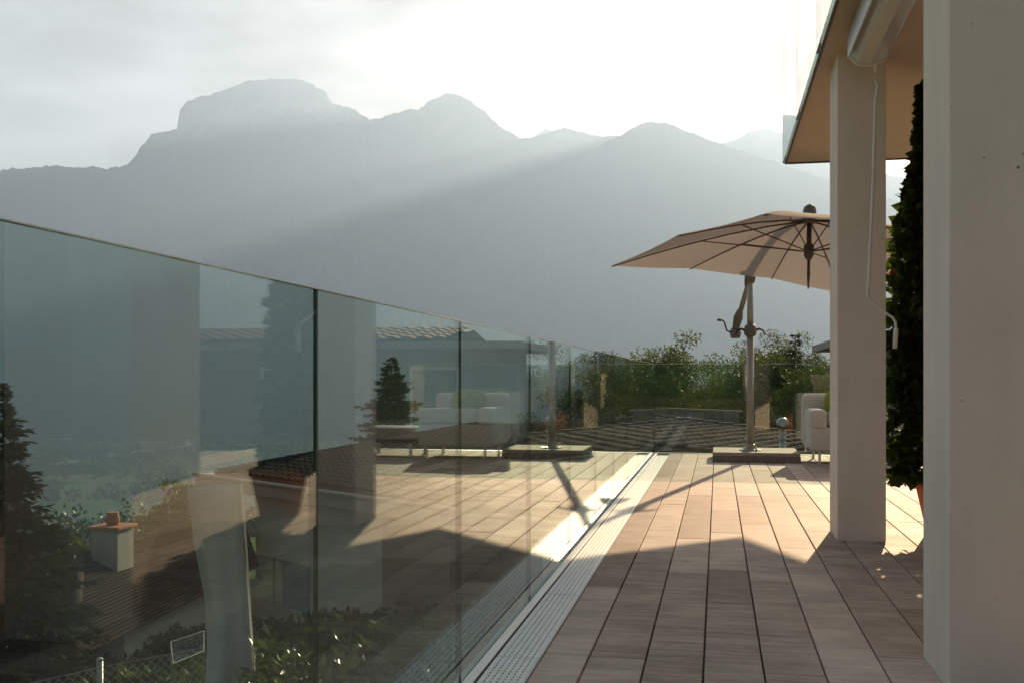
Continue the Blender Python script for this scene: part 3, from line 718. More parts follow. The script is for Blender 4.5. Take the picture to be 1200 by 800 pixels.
MB().tube([low - en * 0.05, low - en * 0.20, low - en * 0.34], [0.013, 0.016, 0.008], 10).build('pull_handle', M['dark_metal'], par, smooth=True)
for (a, b) in rib_ends:
    pts = [cpos(a * t, b * t) - en * 0.016 for t in (0.03, 0.2, 0.4, 0.6, 0.8, 0.995)]
    rib = MB().tube(pts, [0.009, 0.009, 0.008, 0.008, 0.007, 0.006], 6).build('rib', M['dark_metal'], par, smooth=True)
    MB().tube([low + en * 0.03 + (e1 * a * 0.035 + e2 * b * 0.035), cpos(a * 0.52, b * 0.52) - en * 0.026], 0.006, 6).build('strut', M['dark_metal'], rib, smooth=True)

# ------------------------------------------------------------------ lounge
sofa = thing('sofa', 'white upholstered lounge seat with back and arm at the terrace end', 'sofa')
def bb(name, x0, x1, y0, y1, z0, z1, p, m='sofa', bev=0.035):
    return MB().box(x0, x1, y0, y1, z0, z1).build(name, M[m], p, bev, True, 4)
bb('base', 0.98, 1.86, 11.42, 12.30, 0.135, 0.40, sofa, bev=0.03)
bb('arm', 0.975, 1.155, 11.40, 12.16, 0.37, 0.585, sofa, bev=0.05)
bb('front_rest', 1.16, 1.86, 11.405, 11.56, 0.402, 0.575, sofa, bev=0.05)
bb('backrest', 0.95, 1.86, 12.165, 12.36, 0.15, 0.745, sofa, bev=0.06)
bb('seat_cushion', 1.16, 1.84, 11.565, 12.16, 0.403, 0.50, sofa, bev=0.04)
for (lx, ly) in ((1.08, 11.5), (1.78, 11.5), (1.08, 12.25), (1.78, 12.25)):
    MB().box(lx - .012, lx + .012, ly - .02, ly + .02, 0.0, 0.137).build('leg', M['steel'], sofa)
ben = thing('lounge_bench', 'long low padded bench beside the white lounge seat', 'bench')
bb('pad', 1.93, 3.3, 11.55, 12.25, 0.20, 0.34, ben, bev=0.04)
MB().box(1.93, 3.3, 11.56, 12.24, 0.16, 0.199).build('frame', M['brownwood'], ben, 0.004)
for lx in (2.0, 2.6, 3.22):
    for ly in (11.6, 12.2):
        MB().box(lx - .015, lx + .015, ly - .02, ly + .02, 0.0, 0.161).build('leg', M['steel'], ben)
def pillow(name, c, r, label, m, rot=(0, 0, 0)):
    bm = bmesh.new(); bmesh.ops.create_uvsphere(bm, u_segments=28, v_segments=16, radius=1)
    for v in bm.verts:
        q = v.co; f = 0.55 + 0.45 * abs(q.x)
        sgx = math.copysign(abs(q.x) ** 0.55, q.x); sgz = math.copysign(abs(q.z) ** 0.6, q.z)
        q.x, q.y, q.z = sgx * r[0], q.y * r[1], sgz * r[2]
    me = bpy.data.meshes.new(name); bm.to_mesh(me); bm.free(); me.materials.append(M[m])
    for p in me.polygons: p.use_smooth = True
    o = link(name, me); o.location = c; o.rotation_euler = rot
    return tag(o, label, 'cushion')
pillow('cushion', (1.40, 12.02, 0.645), (0.22, 0.085, 0.145), 'yellow green cushion leaning on the white lounge backrest', 'green_cushion', (R(-18), 0, 0))

# two folding deck chairs inside the covered part of the terrace, mirrored in the glass
def deck_chair(loc, rz, label):
    t = thing('deck_chair', label, 'chair', 'deck chairs under the balcony')
    A = lambda p: p
    MB().obox((-0.27, 0.05, 0.33), (0.54, 0, 0), (0, 0.55, -0.06), (0, 0, 0.025)).build('seat', M['cloth'], t, 0.005)
    MB().obox((-0.27, -0.42, 0.98), (0.54, 0, 0), (0, 0.47, -0.63), (0, 0.02, 0.02)).build('backrest', M['cloth'], t, 0.005)
    for s in (-0.29, 0.29):
        MB().tube([(s, -0.46, 1.02), (s, 0.62, 0.0)], 0.016, 8).build('leg', M['dark_metal'], t)
        MB().tube([(s * 1.07, -0.30, 0.0), (s * 1.07, 0.60, 0.30)], 0.016, 8).build('leg', M['dark_metal'], t)
        MB().box(s - 0.025, s + 0.025, -0.25, 0.35, 0.56, 0.585).build('armrest', M['brownwood'], t, 0.004)
    t.location = loc; t.rotation_euler.z = rz
deck_chair((2.25, 3.6, 0), R(200), 'grey cloth deck chair under the balcony, nearer the potted climber')
deck_chair((2.35, 2.7, 0), R(170), 'grey cloth deck chair under the balcony, farther from the potted climber')

# ------------------------------------------------------------------ foliage builders
def broadleaf(name, base, h, cr, nl, seed, label, group=None, mat='leaf', lsz=0.17, crown0=0.3):
    rg = np.random.default_rng(seed); base = Vector(base)
    t = thing(name, label, 'tree', group, tuple(base))
    lean = Vector((rg.normal() * 0.04, rg.normal() * 0.04, 0)) * h
    mb = MB(); top = base + lean + Vector((0, 0, h * 0.82))
    tp = [base + Vector((0, 0, -0.4)), base + Vector((0, 0, h * .25)) + lean * .2, base + lean * .6 + Vector((0, 0, h * .55)), top]
    mb.tube(tp, [h * .024, h * .019, h * .012, h * .003], 8)
    cl = []
    for k in range(26):
        a = rg.uniform(0, 2 * math.pi); zf = rg.uniform(crown0, 0.97)
        rad = cr * (math.sin(math.pi * min(1, max(0.04, (zf - crown0 + 0.08) / (1.06 - crown0)))) ** 0.6) * rg.uniform(0.55, 1.1)
        st = base + lean * zf + Vector((0, 0, h * (zf * 0.78)))
        en_ = base + lean * zf + Vector((math.cos(a) * rad, math.sin(a) * rad, h * zf))
        md = st.lerp(en_, 0.55) + Vector((0, 0, -0.03 * h))
        mb.tube([st, md, en_], [h * .006, h * .004, h * .0012], 5, False)
        cl.append((np.array(en_), cr * rg.uniform(0.22, 0.42))); cl.append((np.array(md), cr * rg.uniform(0.18, 0.3)))
        for q in range(2):
            cl.append((np.array(en_) + rg.normal(size=3) * cr * 0.22, cr * rg.uniform(0.12, 0.26)))
    mb.build('trunk', M['bark'], t, smooth=True)
    wts = np.array([c[1] ** 2 for c in cl]); wts /= wts.sum()
    idx = rg.choice(len(cl), nl, p=wts)
    C = np.array([c[0] for c in cl])[idx]; Rr = np.array([c[1] for c in cl])[idx]
    g = rg.normal(size=(nl, 3)); g /= np.linalg.norm(g, axis=1, keepdims=True); g *= (rg.uniform(0, 1, nl) ** 0.45)[:, None]
    P = C + g * Rr[:, None] * np.array([1.1, 1.1, 0.75])
    D = g * 0.8 + rg.normal(size=(nl, 3)) * 0.6 + np.array([0, 0, -0.25])
    V, Fq = leaves(P, D, lsz * rg.uniform(0.7, 1.3, nl), lsz * 0.6 * rg.uniform(0.7, 1.3, nl), rg)
    link('crown', raw_mesh('crown', V, Fq, M[mat]), t); settle(t)
    return t
def spruce(name, base, h, rb, seed, label, group=None, dens=1.0, z0=0.08):
    rg = np.random.default_rng(seed); base = Vector(base)
    t = thing(name, label, 'tree', group, tuple(base))
    MB().tube([base + Vector((0, 0, -0.5)), base + Vector((0, 0, h * .5)), base + Vector((0, 0, h))], [h * .022, h * .013, h * .002], 8).build('trunk', M['bark'], t, smooth=True)
    P, D, Ln = [], [], []
    nw = int(h * 4.4)
    for k in range(nw):
        f = (k + 0.5) / nw; f = z0 + (1 - z0) * f
        rad = rb * (1 - f) ** 0.82 * rg.uniform(0.75, 1.15) + 0.04
        for q in range(int(7 * dens) + 1):
            a = rg.uniform(0, 2 * math.pi); L_ = rad * rg.uniform(0.6, 1.12)
            dirv = np.array([math.cos(a), math.sin(a), -0.22 + 0.5 * f])
            st = np.array(base + Vector((0, 0, h * min(0.995, f + rg.uniform(-0.5, 0.5) / nw))))
            m = max(5, int(L_ / 0.05 * dens))
            tt = rg.uniform(0.08, 1, m)
            pt = st + dirv * (L_ * tt)[:, None]; pt[:, 2] -= 0.22 * L_ * tt ** 2 - 0.14 * L_ * tt ** 4
            side = np.array([-math.sin(a), math.cos(a), 0])
            sg = rg.choice([-1, 1], m)[:, None]
            P.append(pt); D.append(dirv * 0.75 + side * sg * rg.uniform(0.2, 1, m)[:, None] + np.array([0, 0, -0.35]) + rg.normal(size=(m, 3)) * 0.25)
            Ln.append((0.10 + 0.16 * (1 - tt)) * (0.6 + 0.5 * L_) * np.ones(m))
    P = np.concatenate(P); D = np.concatenate(D); Ln = np.concatenate(Ln)
    V, Fq = leaves(P, D, Ln * 1.5, Ln * 0.34, rg)
    link('crown', raw_mesh('crown', V, Fq, M['needle']), t); settle(t)
    return t
def shrub(name, base, h, rad, ns, seed, label, group=None, mat='laurel', lsz=0.10, per=34):
    rg = np.random.default_rng(seed); base = Vector(base)
    t = thing(name, label, 'shrub', group, tuple(base)); mb = MB(); P, D = [], []
    for k in range(ns):
        a = rg.uniform(0, 2 * math.pi); r0 = rad * rg.uniform(0, 0.5); r1 = rad * rg.uniform(0.2, 1.0); hh = h * rg.uniform(0.72, 1.0)
        p0 = base + Vector((math.cos(a) * r0, math.sin(a) * r0, -0.1)); p2 = base + Vector((math.cos(a) * r1, math.sin(a) * r1, hh)); p1 = p0.lerp(p2, 0.5) + Vector((rg.normal() * .05, rg.normal() * .05, 0))
        mb.tube([p0, p1, p2], [0.012, 0.008, 0.003], 5, False)
        for q in range(per):
            tq = rg.uniform(0.25, 1.0); c = np.array(p0.lerp(p1, tq * 2) if tq < .5 else p1.lerp(p2, tq * 2 - 1))
            b_ = rg.uniform(0, 2 * math.pi); P.append(c); D.append((math.cos(b_), math.sin(b_), rg.uniform(0.1, 1.3)))
    mb.build('stem', M['bark'], t)
    n = len(P); V, Fq = leaves(np.array(P), np.array(D), lsz * rg.uniform(.7, 1.25, n), lsz * 0.36 * rg.uniform(.8, 1.2, n), rg)
    link('foliage', raw_mesh('foliage', V, Fq, M[mat]), t); settle(t)
    return t

# ------------------------------------------------------------------ potted climber between the columns
PTX, PTY = 1.35, 6.46
CX, CY = 1.20, 6.50
pot = thing('plant_pot', 'terracotta pot holding the dark climbing plant', 'pot', loc=(PTX, PTY, 0))
o = MB().lathe((0, 0, 0.0), [(0.13, 0.0), (0.19, 0.27), (0.205, 0.27), (0.205, 0.32), (0.185, 0.32), (0.175, 0.28)], 28).build('pot_body', M['terracotta'], pot, smooth=False)
MB().lathe((0, 0, 0.25), [(0.172, 0.0), (0.172, 0.03)], 20).build('soil', M['soil'], pot)
vine = thing('climbing_plant', 'tall dark climbing plant with red flowers growing from a terracotta pot', 'plant', loc=(CX, CY, 0.28))
rg = np.random.default_rng(21)
mb = MB(); mb.tube([(PTX, PTY, 0.26), (CX, CY, 0.9), (CX - 0.01, CY, 2.66)], [0.014, 0.012, 0.010], 8)
for k in range(5):
    pts = []
    for q in range(20):
        f = q / 19; a = k * 1.3 + f * 9; rr_ = 0.10 * (1 - 0.75 * f)
        pts.append((CX - 0.03 * f + math.cos(a) * rr_, CY + math.sin(a) * rr_, 0.27 + 2.25 * f * (0.8 + 0.05 * k)))
    mb.tube(pts, 0.006, 5, False)
mb.build('stem', M['bark'], vine)
n = 5200
zf = rg.uniform(0, 1, n) ** 1.05
rad = np.interp(zf, [0, .08, .25, .45, .6, .72, .85, 1.0], [.20, .23, .19, .19, .165, .085, .035, .012]) * (0.75 + 0.6 * fbm(zf * 14, rg.integers(0, 5, n) * 1.7, 2, 8))
an = rg.uniform(0, 2 * np.pi, n); q = rg.uniform(0, 1, n) ** 0.5
P = np.stack([CX + 0.06 * (1 - zf) ** 3 + 0.01 * zf + np.cos(an) * rad * q, CY + np.sin(an) * rad * q, 0.30 + 2.38 * zf], -1)
D = np.stack([np.cos(an), np.sin(an), rg.uniform(-1.2, 0.4, n)], -1) + rg.normal(size=(n, 3)) * 0.5
sz = rg.uniform(.55, 1.35, n) * np.interp(zf, [0, .65, .8, 1], [1, 1, .75, .55])
V, Fq = leaves(P, D, 0.072 * sz, 0.058 * sz, rg)
link('foliage', raw_mesh('foliage', V, Fq, M['vine']), vine)
for (fx, fy, d) in ((1046, 318, 6.05), (1050, 283, 6.15), (1049, 402, 6.2)):
    c = np.array(px(fx, fy, d)); m = 16
    Dp = rg.normal(size=(m, 3)); V, Fq = leaves(np.repeat(c[None], m, 0), Dp, 0.026, 0.028, rg)
    link('flower', raw_mesh('flower', V, Fq, M['flower']), vine)
settle(vine)

# ------------------------------------------------------------------ tiled house at the terrace end
def pantile(w, l, nseg=6):
    mb = MB(); vs = []; t = 0.014
    for yy_, lift in ((0.0, 0.020), (l, 0.0)):
        for k in range(nseg + 1):
            f = k / nseg; z = 0.024 * math.sin(f * 2 * math.pi - 0.6) + lift
            vs.append((f * w, yy_, z))
    n = nseg + 1
    fs = [(k, k + 1, n + k + 1, n + k) for k in range(nseg)]
    o = len(vs)
    for k in range(n): v = vs[k]; vs.append((v[0], v[1], v[2] - t))
    fs += [(k + 1, k, o + k, o + k + 1) for k in range(nseg)]
    mb.add(vs, fs)
    me = bpy.data.meshes.new('tile'); me.from_pydata(mb.v, [], mb.f); me.materials.append(M['tile'])
    for p in me.polygons: p.use_smooth = True
    return me
def tile_frame(o, up, course, pitch):     # origin on the verge at the eave, up-slope direction, course direction (horizontal)
    up = Vector(up).normalized(); course = Vector(course).normalized()
    ups = (up * math.cos(pitch) + Vector((0, 0, math.sin(pitch)))).normalized()
    n = course.cross(ups); 
    if n.z < 0: n = -n
    return Vector(o), ups, course, n
def cdir(deg): a = R(deg); return Vector((math.sin(a), math.cos(a), 0))   # world azimuth right of +Y
v_lo = px(930, 508, 22.0)
up_dir = cdir(-65); co_dir = cdir(25)
O, UPS, CO, NN = tile_frame(v_lo - Vector((0, 0, 0.0)), up_dir, co_dir, R(4.9))
th_ = thing('tiled_house', 'low house with shallow grey brown tiled roof below the terrace end', 'house', loc=(v_lo.x, v_lo.y, gz(v_lo.x, v_lo.y)))
EXP, TW = 0.36, 0.30
tm = pantile(TW * 1.02, EXP + 0.06)
nrm_m = Matrix((CO * -1, UPS, NN)).transposed()     # local x against the course, y up-slope
if nrm_m.determinant() < 0: nrm_m = Matrix((CO, UPS, NN)).transposed(); flip = True
else: flip = False
count = 0; spare = []
cands = []
for r in range(-7, 10):
    for c in range(0, 17):
        p = O + UPS * (r * EXP) - CO * ((c if not flip else c + 1) * TW)
        if p.y < 13.15: continue
        lat = p.x * CT + p.y * ST; dep = -p.x * ST + p.y * CT
        x_ = 600 + F * lat / dep; y_ = HOR - F * (p.z - EYE) / dep
        vis = (690 < x_ < 985) and (y_ < 540)
        cands.append((0 if vis else 1, dep, p))
cands.sort(key=lambda t: (t[0], t[1]))
roof = MB()
a0, a1 = O + UPS * (-7 * EXP) + NN * -0.03, O + UPS * (10 * EXP) + NN * -0.03
roof.obox(a0 - NN * 0.14, -CO * 5.1, a1 - a0, NN * 0.11)
roof_o = roof.build('roof', M['brownwood'], th_)
cut_rest = MB()
tv = [v.co.copy() for v in tm.vertices]; tf = [tuple(p.vertices) for p in tm.polygons]
for k, (vis, dep, p) in enumerate(cands):
    if k < 300:
        o = link('tile', tm, roof_o); o.matrix_basis = Matrix.Translation(p + NN * rnd.uniform(-0.003, 0.003)) @ nrm_m.to_4x4()
    else:
        Mx = Matrix.Translation(p) @ nrm_m.to_4x4()
        cut_rest.add([Mx @ v for v in tv], tf)
if cut_rest.v: tag(cut_rest.build('tiling', M['tile'], roof_o), kind='stuff')
# stepped verge covers along the far gable
for r in range(-7, 10):
    p = O + UPS * (r * EXP) + NN * 0.028
    MB().obox(p + NN * (0.02), CO * 0.12, UPS * (EXP + 0.03) - NN * 0.035, NN * 0.035).build('verge_cap', M['tile'], roof_o, 0.006)
wl0 = O + UPS * (-6 * EXP) - CO * 0.4; wl1 = O + UPS * (9 * EXP) - CO * 0.4
mbw = MB()
q0 = Vector((wl0.x, wl0.y, -6)); ex = (wl1 - wl0); ex.z = 0
mbw.obox(q0, ex, -CO * 4.4, Vector((0, 0, 6 + wl0.z - 0.22)))
mbw.build('wall', M['cream'], th_); settle(th_)
# timber screen behind the roof
scr = thing('timber_screen', 'weathered grey timber screen standing behind the shallow tiled roof', 'screen', loc=tuple(px(767, 520, 26)))
pa, pb = px(745, 475.5, 26.5), px(865, 480, 24.6)
dv = (pb - pa); nb = 16
for k in range(nb):
    p = pa + dv * (k / nb)
    MB().obox(Vector((p.x, p.y, -1.6)), Vector((dv.x, dv.y, 0)) / nb * 0.985, Vector((0.02, 0.05, 0)), Vector((0, 0, p.z + 1.6 - 0.07))).build('board', M['greywood'], scr)
MB().obox(pa - Vector((0, 0.05, 0.07)), dv + Vector((0.1, 0, 0)), Vector((0, 0.14, 0)), Vector((0, 0, 0.055))).build('cap_rail', M['greywood'], scr, 0.006)
settle(scr)
# steel flue on the roof
fb = px(917, 524, 14.6)
fl = thing('flue_pipe', 'short shiny steel flue pipe with round cowl beyond the end glass', 'flue', loc=tuple(fb))
MB().tube([fb - Vector((0, 0, 1.2)), px(917, 502, 14.6)], 0.05, 18).build('pipe', M['flue'], fl, smooth=True)
ct = px(917, 502, 14.6)
MB().lathe(ct, [(0.05, 0), (0.085, 0.03), (0.095, 0.08), (0.075, 0.13), (0.04, 0.155), (0.01, 0.16)], 18).build('cowl', M['flue'], fl, smooth=True)
for zz in (0.02, 0.10):
    MB().lathe(ct - Vector((0, 0, 0.06 + zz)), [(0.053, 0), (0.056, 0.012), (0.053, 0.024)], 18).build('band', M['flue'], fl)
settle(fl)

# grey neighbour house on the right, seen past the column and mirrored in the glass
gx, gy = 1.95, 18.2
gh_ = thing('grey_house', 'grey rendered house with flat eave seen past the square column', 'house', loc=(gx, gy, gz(gx, gy)))
MB().box(gx + 0.6, 11.5, gy + 0.9, gy + 3.8, -4.5, 1.46).build('wall', M['greywall'], gh_)
MB().box(gx, 12, gy, gy + 4.2, 1.462, 1.60).build('eave', M['eave'], gh_, 0.006)
rw = MB()
for r in range(6):
    for c in range(27):
        p = Vector((gx + 1.45 + c * 0.30, gy + 0.06 + r * 0.36, 1.66 + r * 0.052))
        rw.add([p + Vector((v.x, v.y * 1.0, v.z - v.y * 0.0 + 0.052 * v.y / 0.36)) for v in tv], tf)
tag(rw.build('tiling', M['tile'], gh_), kind='stuff')
MB().add([(gx + 1.4, gy + .05, 1.602), (11.9, gy + .05, 1.602), (11.9, gy + 2.2, 1.91), (gx + 1.4, gy + 2.2, 1.91), (gx + 1.4, gy + 4.1, 1.602), (11.9, gy + 4.1, 1.602)], [(0, 1, 2, 3), (3, 2, 5, 4), (0, 3, 4), (1, 5, 2)]).build('roof', M['tile'], gh_)
for (x0, x1) in ((3.3, 4.3), (5.6, 7.4)):
    f_ = MB().box(x0, x1, gy + 0.86, gy + 0.899, -0.1, 1.15).build('window_frame', M['white'], gh_)
    MB().box(x0 + .07, x1 - .07, gy + 0.85, gy + 0.8595, -0.03, 1.08).build('pane', M['window'], f_)
settle(gh_)

# ------------------------------------------------------------------ houses below, seen through the long glass
A = px(235, 553, 27.5); B = px(372, 571.5, 23.5); B.z = A.z
eh = (B - A).normalized(); bk = Vector((-eh.y, eh.x, 0))
if (bk.x * ST * -1 + bk.y * CT) < 0: bk = -bk
h2 = thing('balcony_house', 'cream house with tiled roof and glass balcony below the terrace', 'house', loc=(A.x, A.y, gz(A.x, A.y)))
LEN = 15.0
fa = A - bk * 0.15
MB().obox(fa - Vector((0, 0, 0.36)), eh * LEN, bk * 1.7, Vector((0, 0, 0.34))).build('eave', M['eave'], h2, 0.01)
gut = [A - bk * 0.20 + eh * t + Vector((0, 0, -0.02)) for t in (0.0, LEN)]
MB().tube(gut, 0.05, 10).build('gutter', M['eave'], h2, smooth=True)
w0 = A + eh * 1.9 + bk * 0.55
MB().obox(Vector((w0.x, w0.y, -9.5)), eh * 5.4, bk * 8, Vector((0, 0, A.z - 0.362 + 9.5))).build('wall', M['cream'], h2)
w1 = w0 + eh * 5.4 + bk * 2.0
MB().obox(Vector((w1.x, w1.y, -9.5)), eh * 6.6, bk * 6, Vector((0, 0, A.z - 0.362 + 9.5))).build('dark_loggia_wall', M['brownwood'], h2)  # dark set-back wall added to stand in for loggia shade behind the reflections
bz = A.z - 2.62
b0 = A + eh * 1.9 - bk * 0.78; b0.z = bz
MB().obox(b0 - Vector((0, 0, 0.42)), eh * 4.6, bk * 1.33, Vector((0, 0, 0.40))).build('balcony', M['cream'], h2)
MB().obox(b0 - Vector((0, 0, 0.80)) + eh * 0.1 + bk * 0.1, eh * 4.4, bk * 1.2, Vector((0, 0, 0.375))).build('balcony_beam', M['brownwood'], h2)
for k in range(3):
    p = b0 + eh * (0.05 + k * 1.5) + bk * 0.03
    MB().obox(p - Vector((0, 0, 0.03)), eh * 1.46, bk * 0.02, Vector((0, 0, 1.06))).build('balcony_pane', M['far_glass'], h2)
    MB().obox(p - eh * 0.035 - Vector((0, 0, 0.02)), eh * 0.03, bk * 0.03, Vector((0, 0, 1.07))).build('post', M['dark_metal'], h2)
O2, UP2, CO2, N2 = tile_frame(A + bk * 0.10 + eh * 0.55 + Vector((0, 0, 0.10)), bk, eh, R(6.0))
m2 = Matrix((CO2, UP2, N2)).transposed()
if m2.determinant() < 0: m2 = Matrix((-CO2, UP2, N2)).transposed()
MB().obox(O2 - N2 * 0.14, CO2 * (LEN - 0.6), UP2 * 9.5, N2 * 0.10).build('roof', M['brownwood'], h2)
rt = MB()
for r in range(26):
    for c in range(int((LEN - 0.6) / 0.30)):
        Mx = Matrix.Translation(O2 + UP2 * (r * EXP) + CO2 * (c * 0.30 + 0.0)) @ m2.to_4x4()
        rt.add([Mx @ v for v in tv], tf)
tag(rt.build('tiling', M['tile_dark'], h2), kind='stuff')
settle(h2)

# dark roofed house lower down, with chimney
r1 = px(95, 655, 19.6); r2 = px(262, 603, 26.5); r2.z = r1.z
h1 = thing('dark_roof_house', 'house with dark brown tiled hip roof and pale chimney below the terrace', 'house', loc=(r1.x, r1.y, gz(r1.x, r1.y)))
rd = (r2 - r1).normalized(); rs = Vector((rd.y, -rd.x, 0))
if rs.x * ST * -1 + rs.y * CT > 0: rs = -rs        # towards the camera
dz = Vector((0, 0, -1))
e_a = px(84, 775, 15.5); e_b = e_a + (r2 - r1) + rd * 1.0
d_f = (EYE - e_a.z) * F / (700 - HOR); f_a = px(15, 700, d_f); f_b = f_a + (r2 - r1) + rd * 1.0
r3 = r2 + rd * 1.0
def rowed(P0, P1, Q0, Q1, nrow, name, parent):     # stepped courses on a roof plane, eave P to ridge Q
    mb = MB(); n = (P1 - P0).cross(Q0 - P0)
    if n.length < 1e-6: n = (P1 - P0).cross(Q1 - P0)
    n.normalize()
    if n.z < 0: n = -n
    for k in range(nrow):
        f0, f1 = k / nrow, (k + 1.12) / nrow
        a, b, c, d = P0.lerp(Q0, f0), P1.lerp(Q1, f0), P1.lerp(Q1, min(f1, 1)), P0.lerp(Q0, min(f1, 1))
        mb.add([a + n * .035, b + n * .035, c, d, a, b], [(0, 1, 2, 3), (4, 5, 1, 0)])
    return mb.build(name, M['tile_dark'], parent)
rowed(e_a, e_b, r1, r3, 26, 'roof', h1); rowed(f_a, f_b, r1, r3, 20, 'roof', h1); rowed(f_a, e_a, r1, r1, 24, 'roof_hip', h1)
MB().tube([r1 + Vector((0, 0, .03)), r2 + Vector((0, 0, .03))], 0.09, 8).build('ridge', M['tile_dark'], h1, smooth=True)
MB().tube([r1 + Vector((0, 0, .02)), e_a + Vector((0, 0, .02))], 0.08, 8).build('ridge', M['tile_dark'], h1, smooth=True)
q0 = e_a - rs * 0.4 + rd * 2.4
MB().obox(Vector((q0.x, q0.y, -12)), rd * ((r2 - r1).length - 1.4), -rs * 3.4, Vector((0, 0, 12 + e_a.z - 0.05))).build('wall', M['cream'], h1)
cc = px(132, 640, 20.0); cz = px(132, 618, 20.0).z
ch = MB().box(cc.x - .28, cc.x + .28, cc.y - .28, cc.y + .28, r1.z - 1.2, cz).build('chimney', M['eave'], h1, 0.01)
MB().box(cc.x - .34, cc.x + .34, cc.y - .34, cc.y + .34, cz + 0.001, cz + 0.06).build('chimney_cap', M['terracotta'], ch, 0.01)
MB().lathe((cc.x, cc.y, cz + 0.061), [(0.10, 0), (0.135, 0.06), (0.14, 0.14), (0.11, 0.20), (0.125, 0.25), (0.10, 0.25)], 16).build('chimney_pot', M['terracotta'], ch, smooth=True)
settle(h1)

# tall pale cloth on a pole in the garden
cl0 = 8.6
sail = thing('cloth_sail', 'tall pale grey cloth stretched on a pole in the garden below', 'sail', loc=tuple(px(262, 800, cl0)))
cols = 9; rws = 26; mb = MB(); vs = []
for r in range(rws + 1):
    f = r / rws; y_ = 567 + f * 330
    xl = np.interp(y_, [567, 640, 700, 760, 900], [219, 228, 240, 243, 236]); xr = np.interp(y_, [567, 640, 700, 800, 900], [282, 286, 292, 300, 304])
    for c in range(cols + 1):
        g = c / cols; d = cl0 + 0.05 * math.sin(g * 5 + f * 3) + 0.03 * math.sin(g * 11 + f * 2)
        top = 5.0 * (1 - min(1, g / 0.4)) if f < 0.02 else 0
        p = px(xl + (xr - xl) * g, y_ + top, d); vs.append(tuple(p))
fs = [(r * (cols + 1) + c, r * (cols + 1) + c + 1, (r + 1) * (cols + 1) + c + 1, (r + 1) * (cols + 1) + c) for r in range(rws) for c in range(cols)]
mb.add(vs, fs); so = mb.build('cloth', M['cloth'], sail, smooth=True)
sm = so.modifiers.new('thick', 'SOLIDIFY'); sm.thickness = 0.004
pp = [px(283, 564, cl0 + .03), px(293, 700, cl0 + .03), px(305, 900, cl0 + .03)]
pl = pp[-1].copy(); pl.z = gz(pl.x, pl.y) - 0.2
MB().tube(pp + [pl], 0.008, 8).build('pole', M['eave'], sail, smooth=True); settle(sail)

# chain link fence
fen = thing('chain_link_fence', 'chain link fence with round posts along the garden edge', 'fence', loc=tuple(px(117, 800, 9.6)))
fa_ = px(-30, 815, 9.4); fb_ = px(117, 781, 9.9); fc_ = px(266, 753, 10.4)
def fpost(p):
    MB().tube([Vector((p.x, p.y, p.z - 1.5)), p + Vector((0, 0, 0.06))], 0.03, 10).build('post', M['wire'], fen, smooth=True)
    MB().lathe(p + Vector((0, 0, 0.06)), [(0.033, 0), (0.033, 0.02), (0.01, 0.035)], 10).build('post_cap', M['wire'], fen)
for p in (fa_, fb_, fc_): fpost(p)
wm = MB()
for a, b in ((fa_, fb_), (fb_, fc_)):
    L_ = (b - a).length; H_ = 1.1; stp = 0.085
    dn = Vector((0, 0, -1)); u_ = (b - a) / L_
    for k in range(int((L_ + H_) / stp)):
        s0 = k * stp
        for sg in (0, 1):
            x0, z0, x1, z1 = s0 - H_, 0.0, s0, H_
            if x0 < 0: z0 = -x0; x0 = 0
            if x1 > L_: z1 -= x1 - L_; x1 = L_
            if z1 <= z0: continue
            if sg: x0, x1 = L_ - x0, L_ - x1
            wm.tube([a + u_ * x0 + dn * z0, a + u_ * x1 + dn * z1], 0.0028, 4, False)
    wm.tube([a, b], 0.004, 5, False)
wm.build('wire_mesh', M['wire'], fen); settle(fen)
# small glass cold frame by the fence
cf = thing('cold_frame', 'small glass cold frame with thin metal bars beside the fence', 'cold frame', loc=tuple(px(215, 800, 9.0)))
c4 = [px(200, 752, 9.2), px(239, 745, 9.6), px(239, 761, 8.9), px(203, 770, 8.5)]
zt = sum(p.z for p in c4) / 4
c4 = [Vector((p.x, p.y, zt)) for p in c4]; lo_ = [Vector((p.x, p.y, gz(p.x, p.y) - 0.1)) for p in c4]
for k in range(4):
    MB().tube([c4[k], c4[(k + 1) % 4]], 0.0025, 6).build('bar', M['wire'], cf); MB().tube([lo_[k], c4[k]], 0.0025, 6).build('bar', M['wire'], cf)
MB().add(c4, [(0, 1, 2, 3)]).build('lid', M['thin_glass'], cf)
for k in range(4): MB().add([lo_[k], lo_[(k + 1) % 4], c4[(k + 1) % 4], c4[k]], [(0, 1, 2, 3)]).build('pane', M['thin_glass'], cf)
settle(cf)

# ------------------------------------------------------------------ trees and shrubs
def at_ground(x, d): p = px(x, HOR, d); return Vector((p.x, p.y, gz(p.x, p.y)))
TB = [ # x, top y, distance, crown radius, leaves, label, mat
    (800, 402, 31, 2.1, 5200, 'loose broadleaf tree behind the timber screen', 'leaf2'),
    (838, 410, 33, 1.9, 4500, 'broadleaf tree between the timber screen and the parasol pole', 'leaf'),
    (880, 402, 36, 2.2, 5200, 'darker broadleaf tree straight behind the parasol pole', 'leaf'),
    (905, 387, 40, 2.4, 5200, 'tallest broadleaf tree beyond the terrace end, beside the conifer', 'leaf'),
    (960, 418, 30, 1.7, 4200, 'broadleaf tree beside the grey house eave', 'leaf2'),
    (772, 424, 28, 1.6, 3800, 'low broadleaf tree beyond the corner of the glass balustrades', 'leaf2'),
    (706, 420, 38, 2.2, 4800, 'broadleaf tree seen through the far panes of the long balustrade', 'leaf'),
    (1010, 415, 34, 2.0, 3200, 'broadleaf tree standing behind the square column', 'leaf'),
]
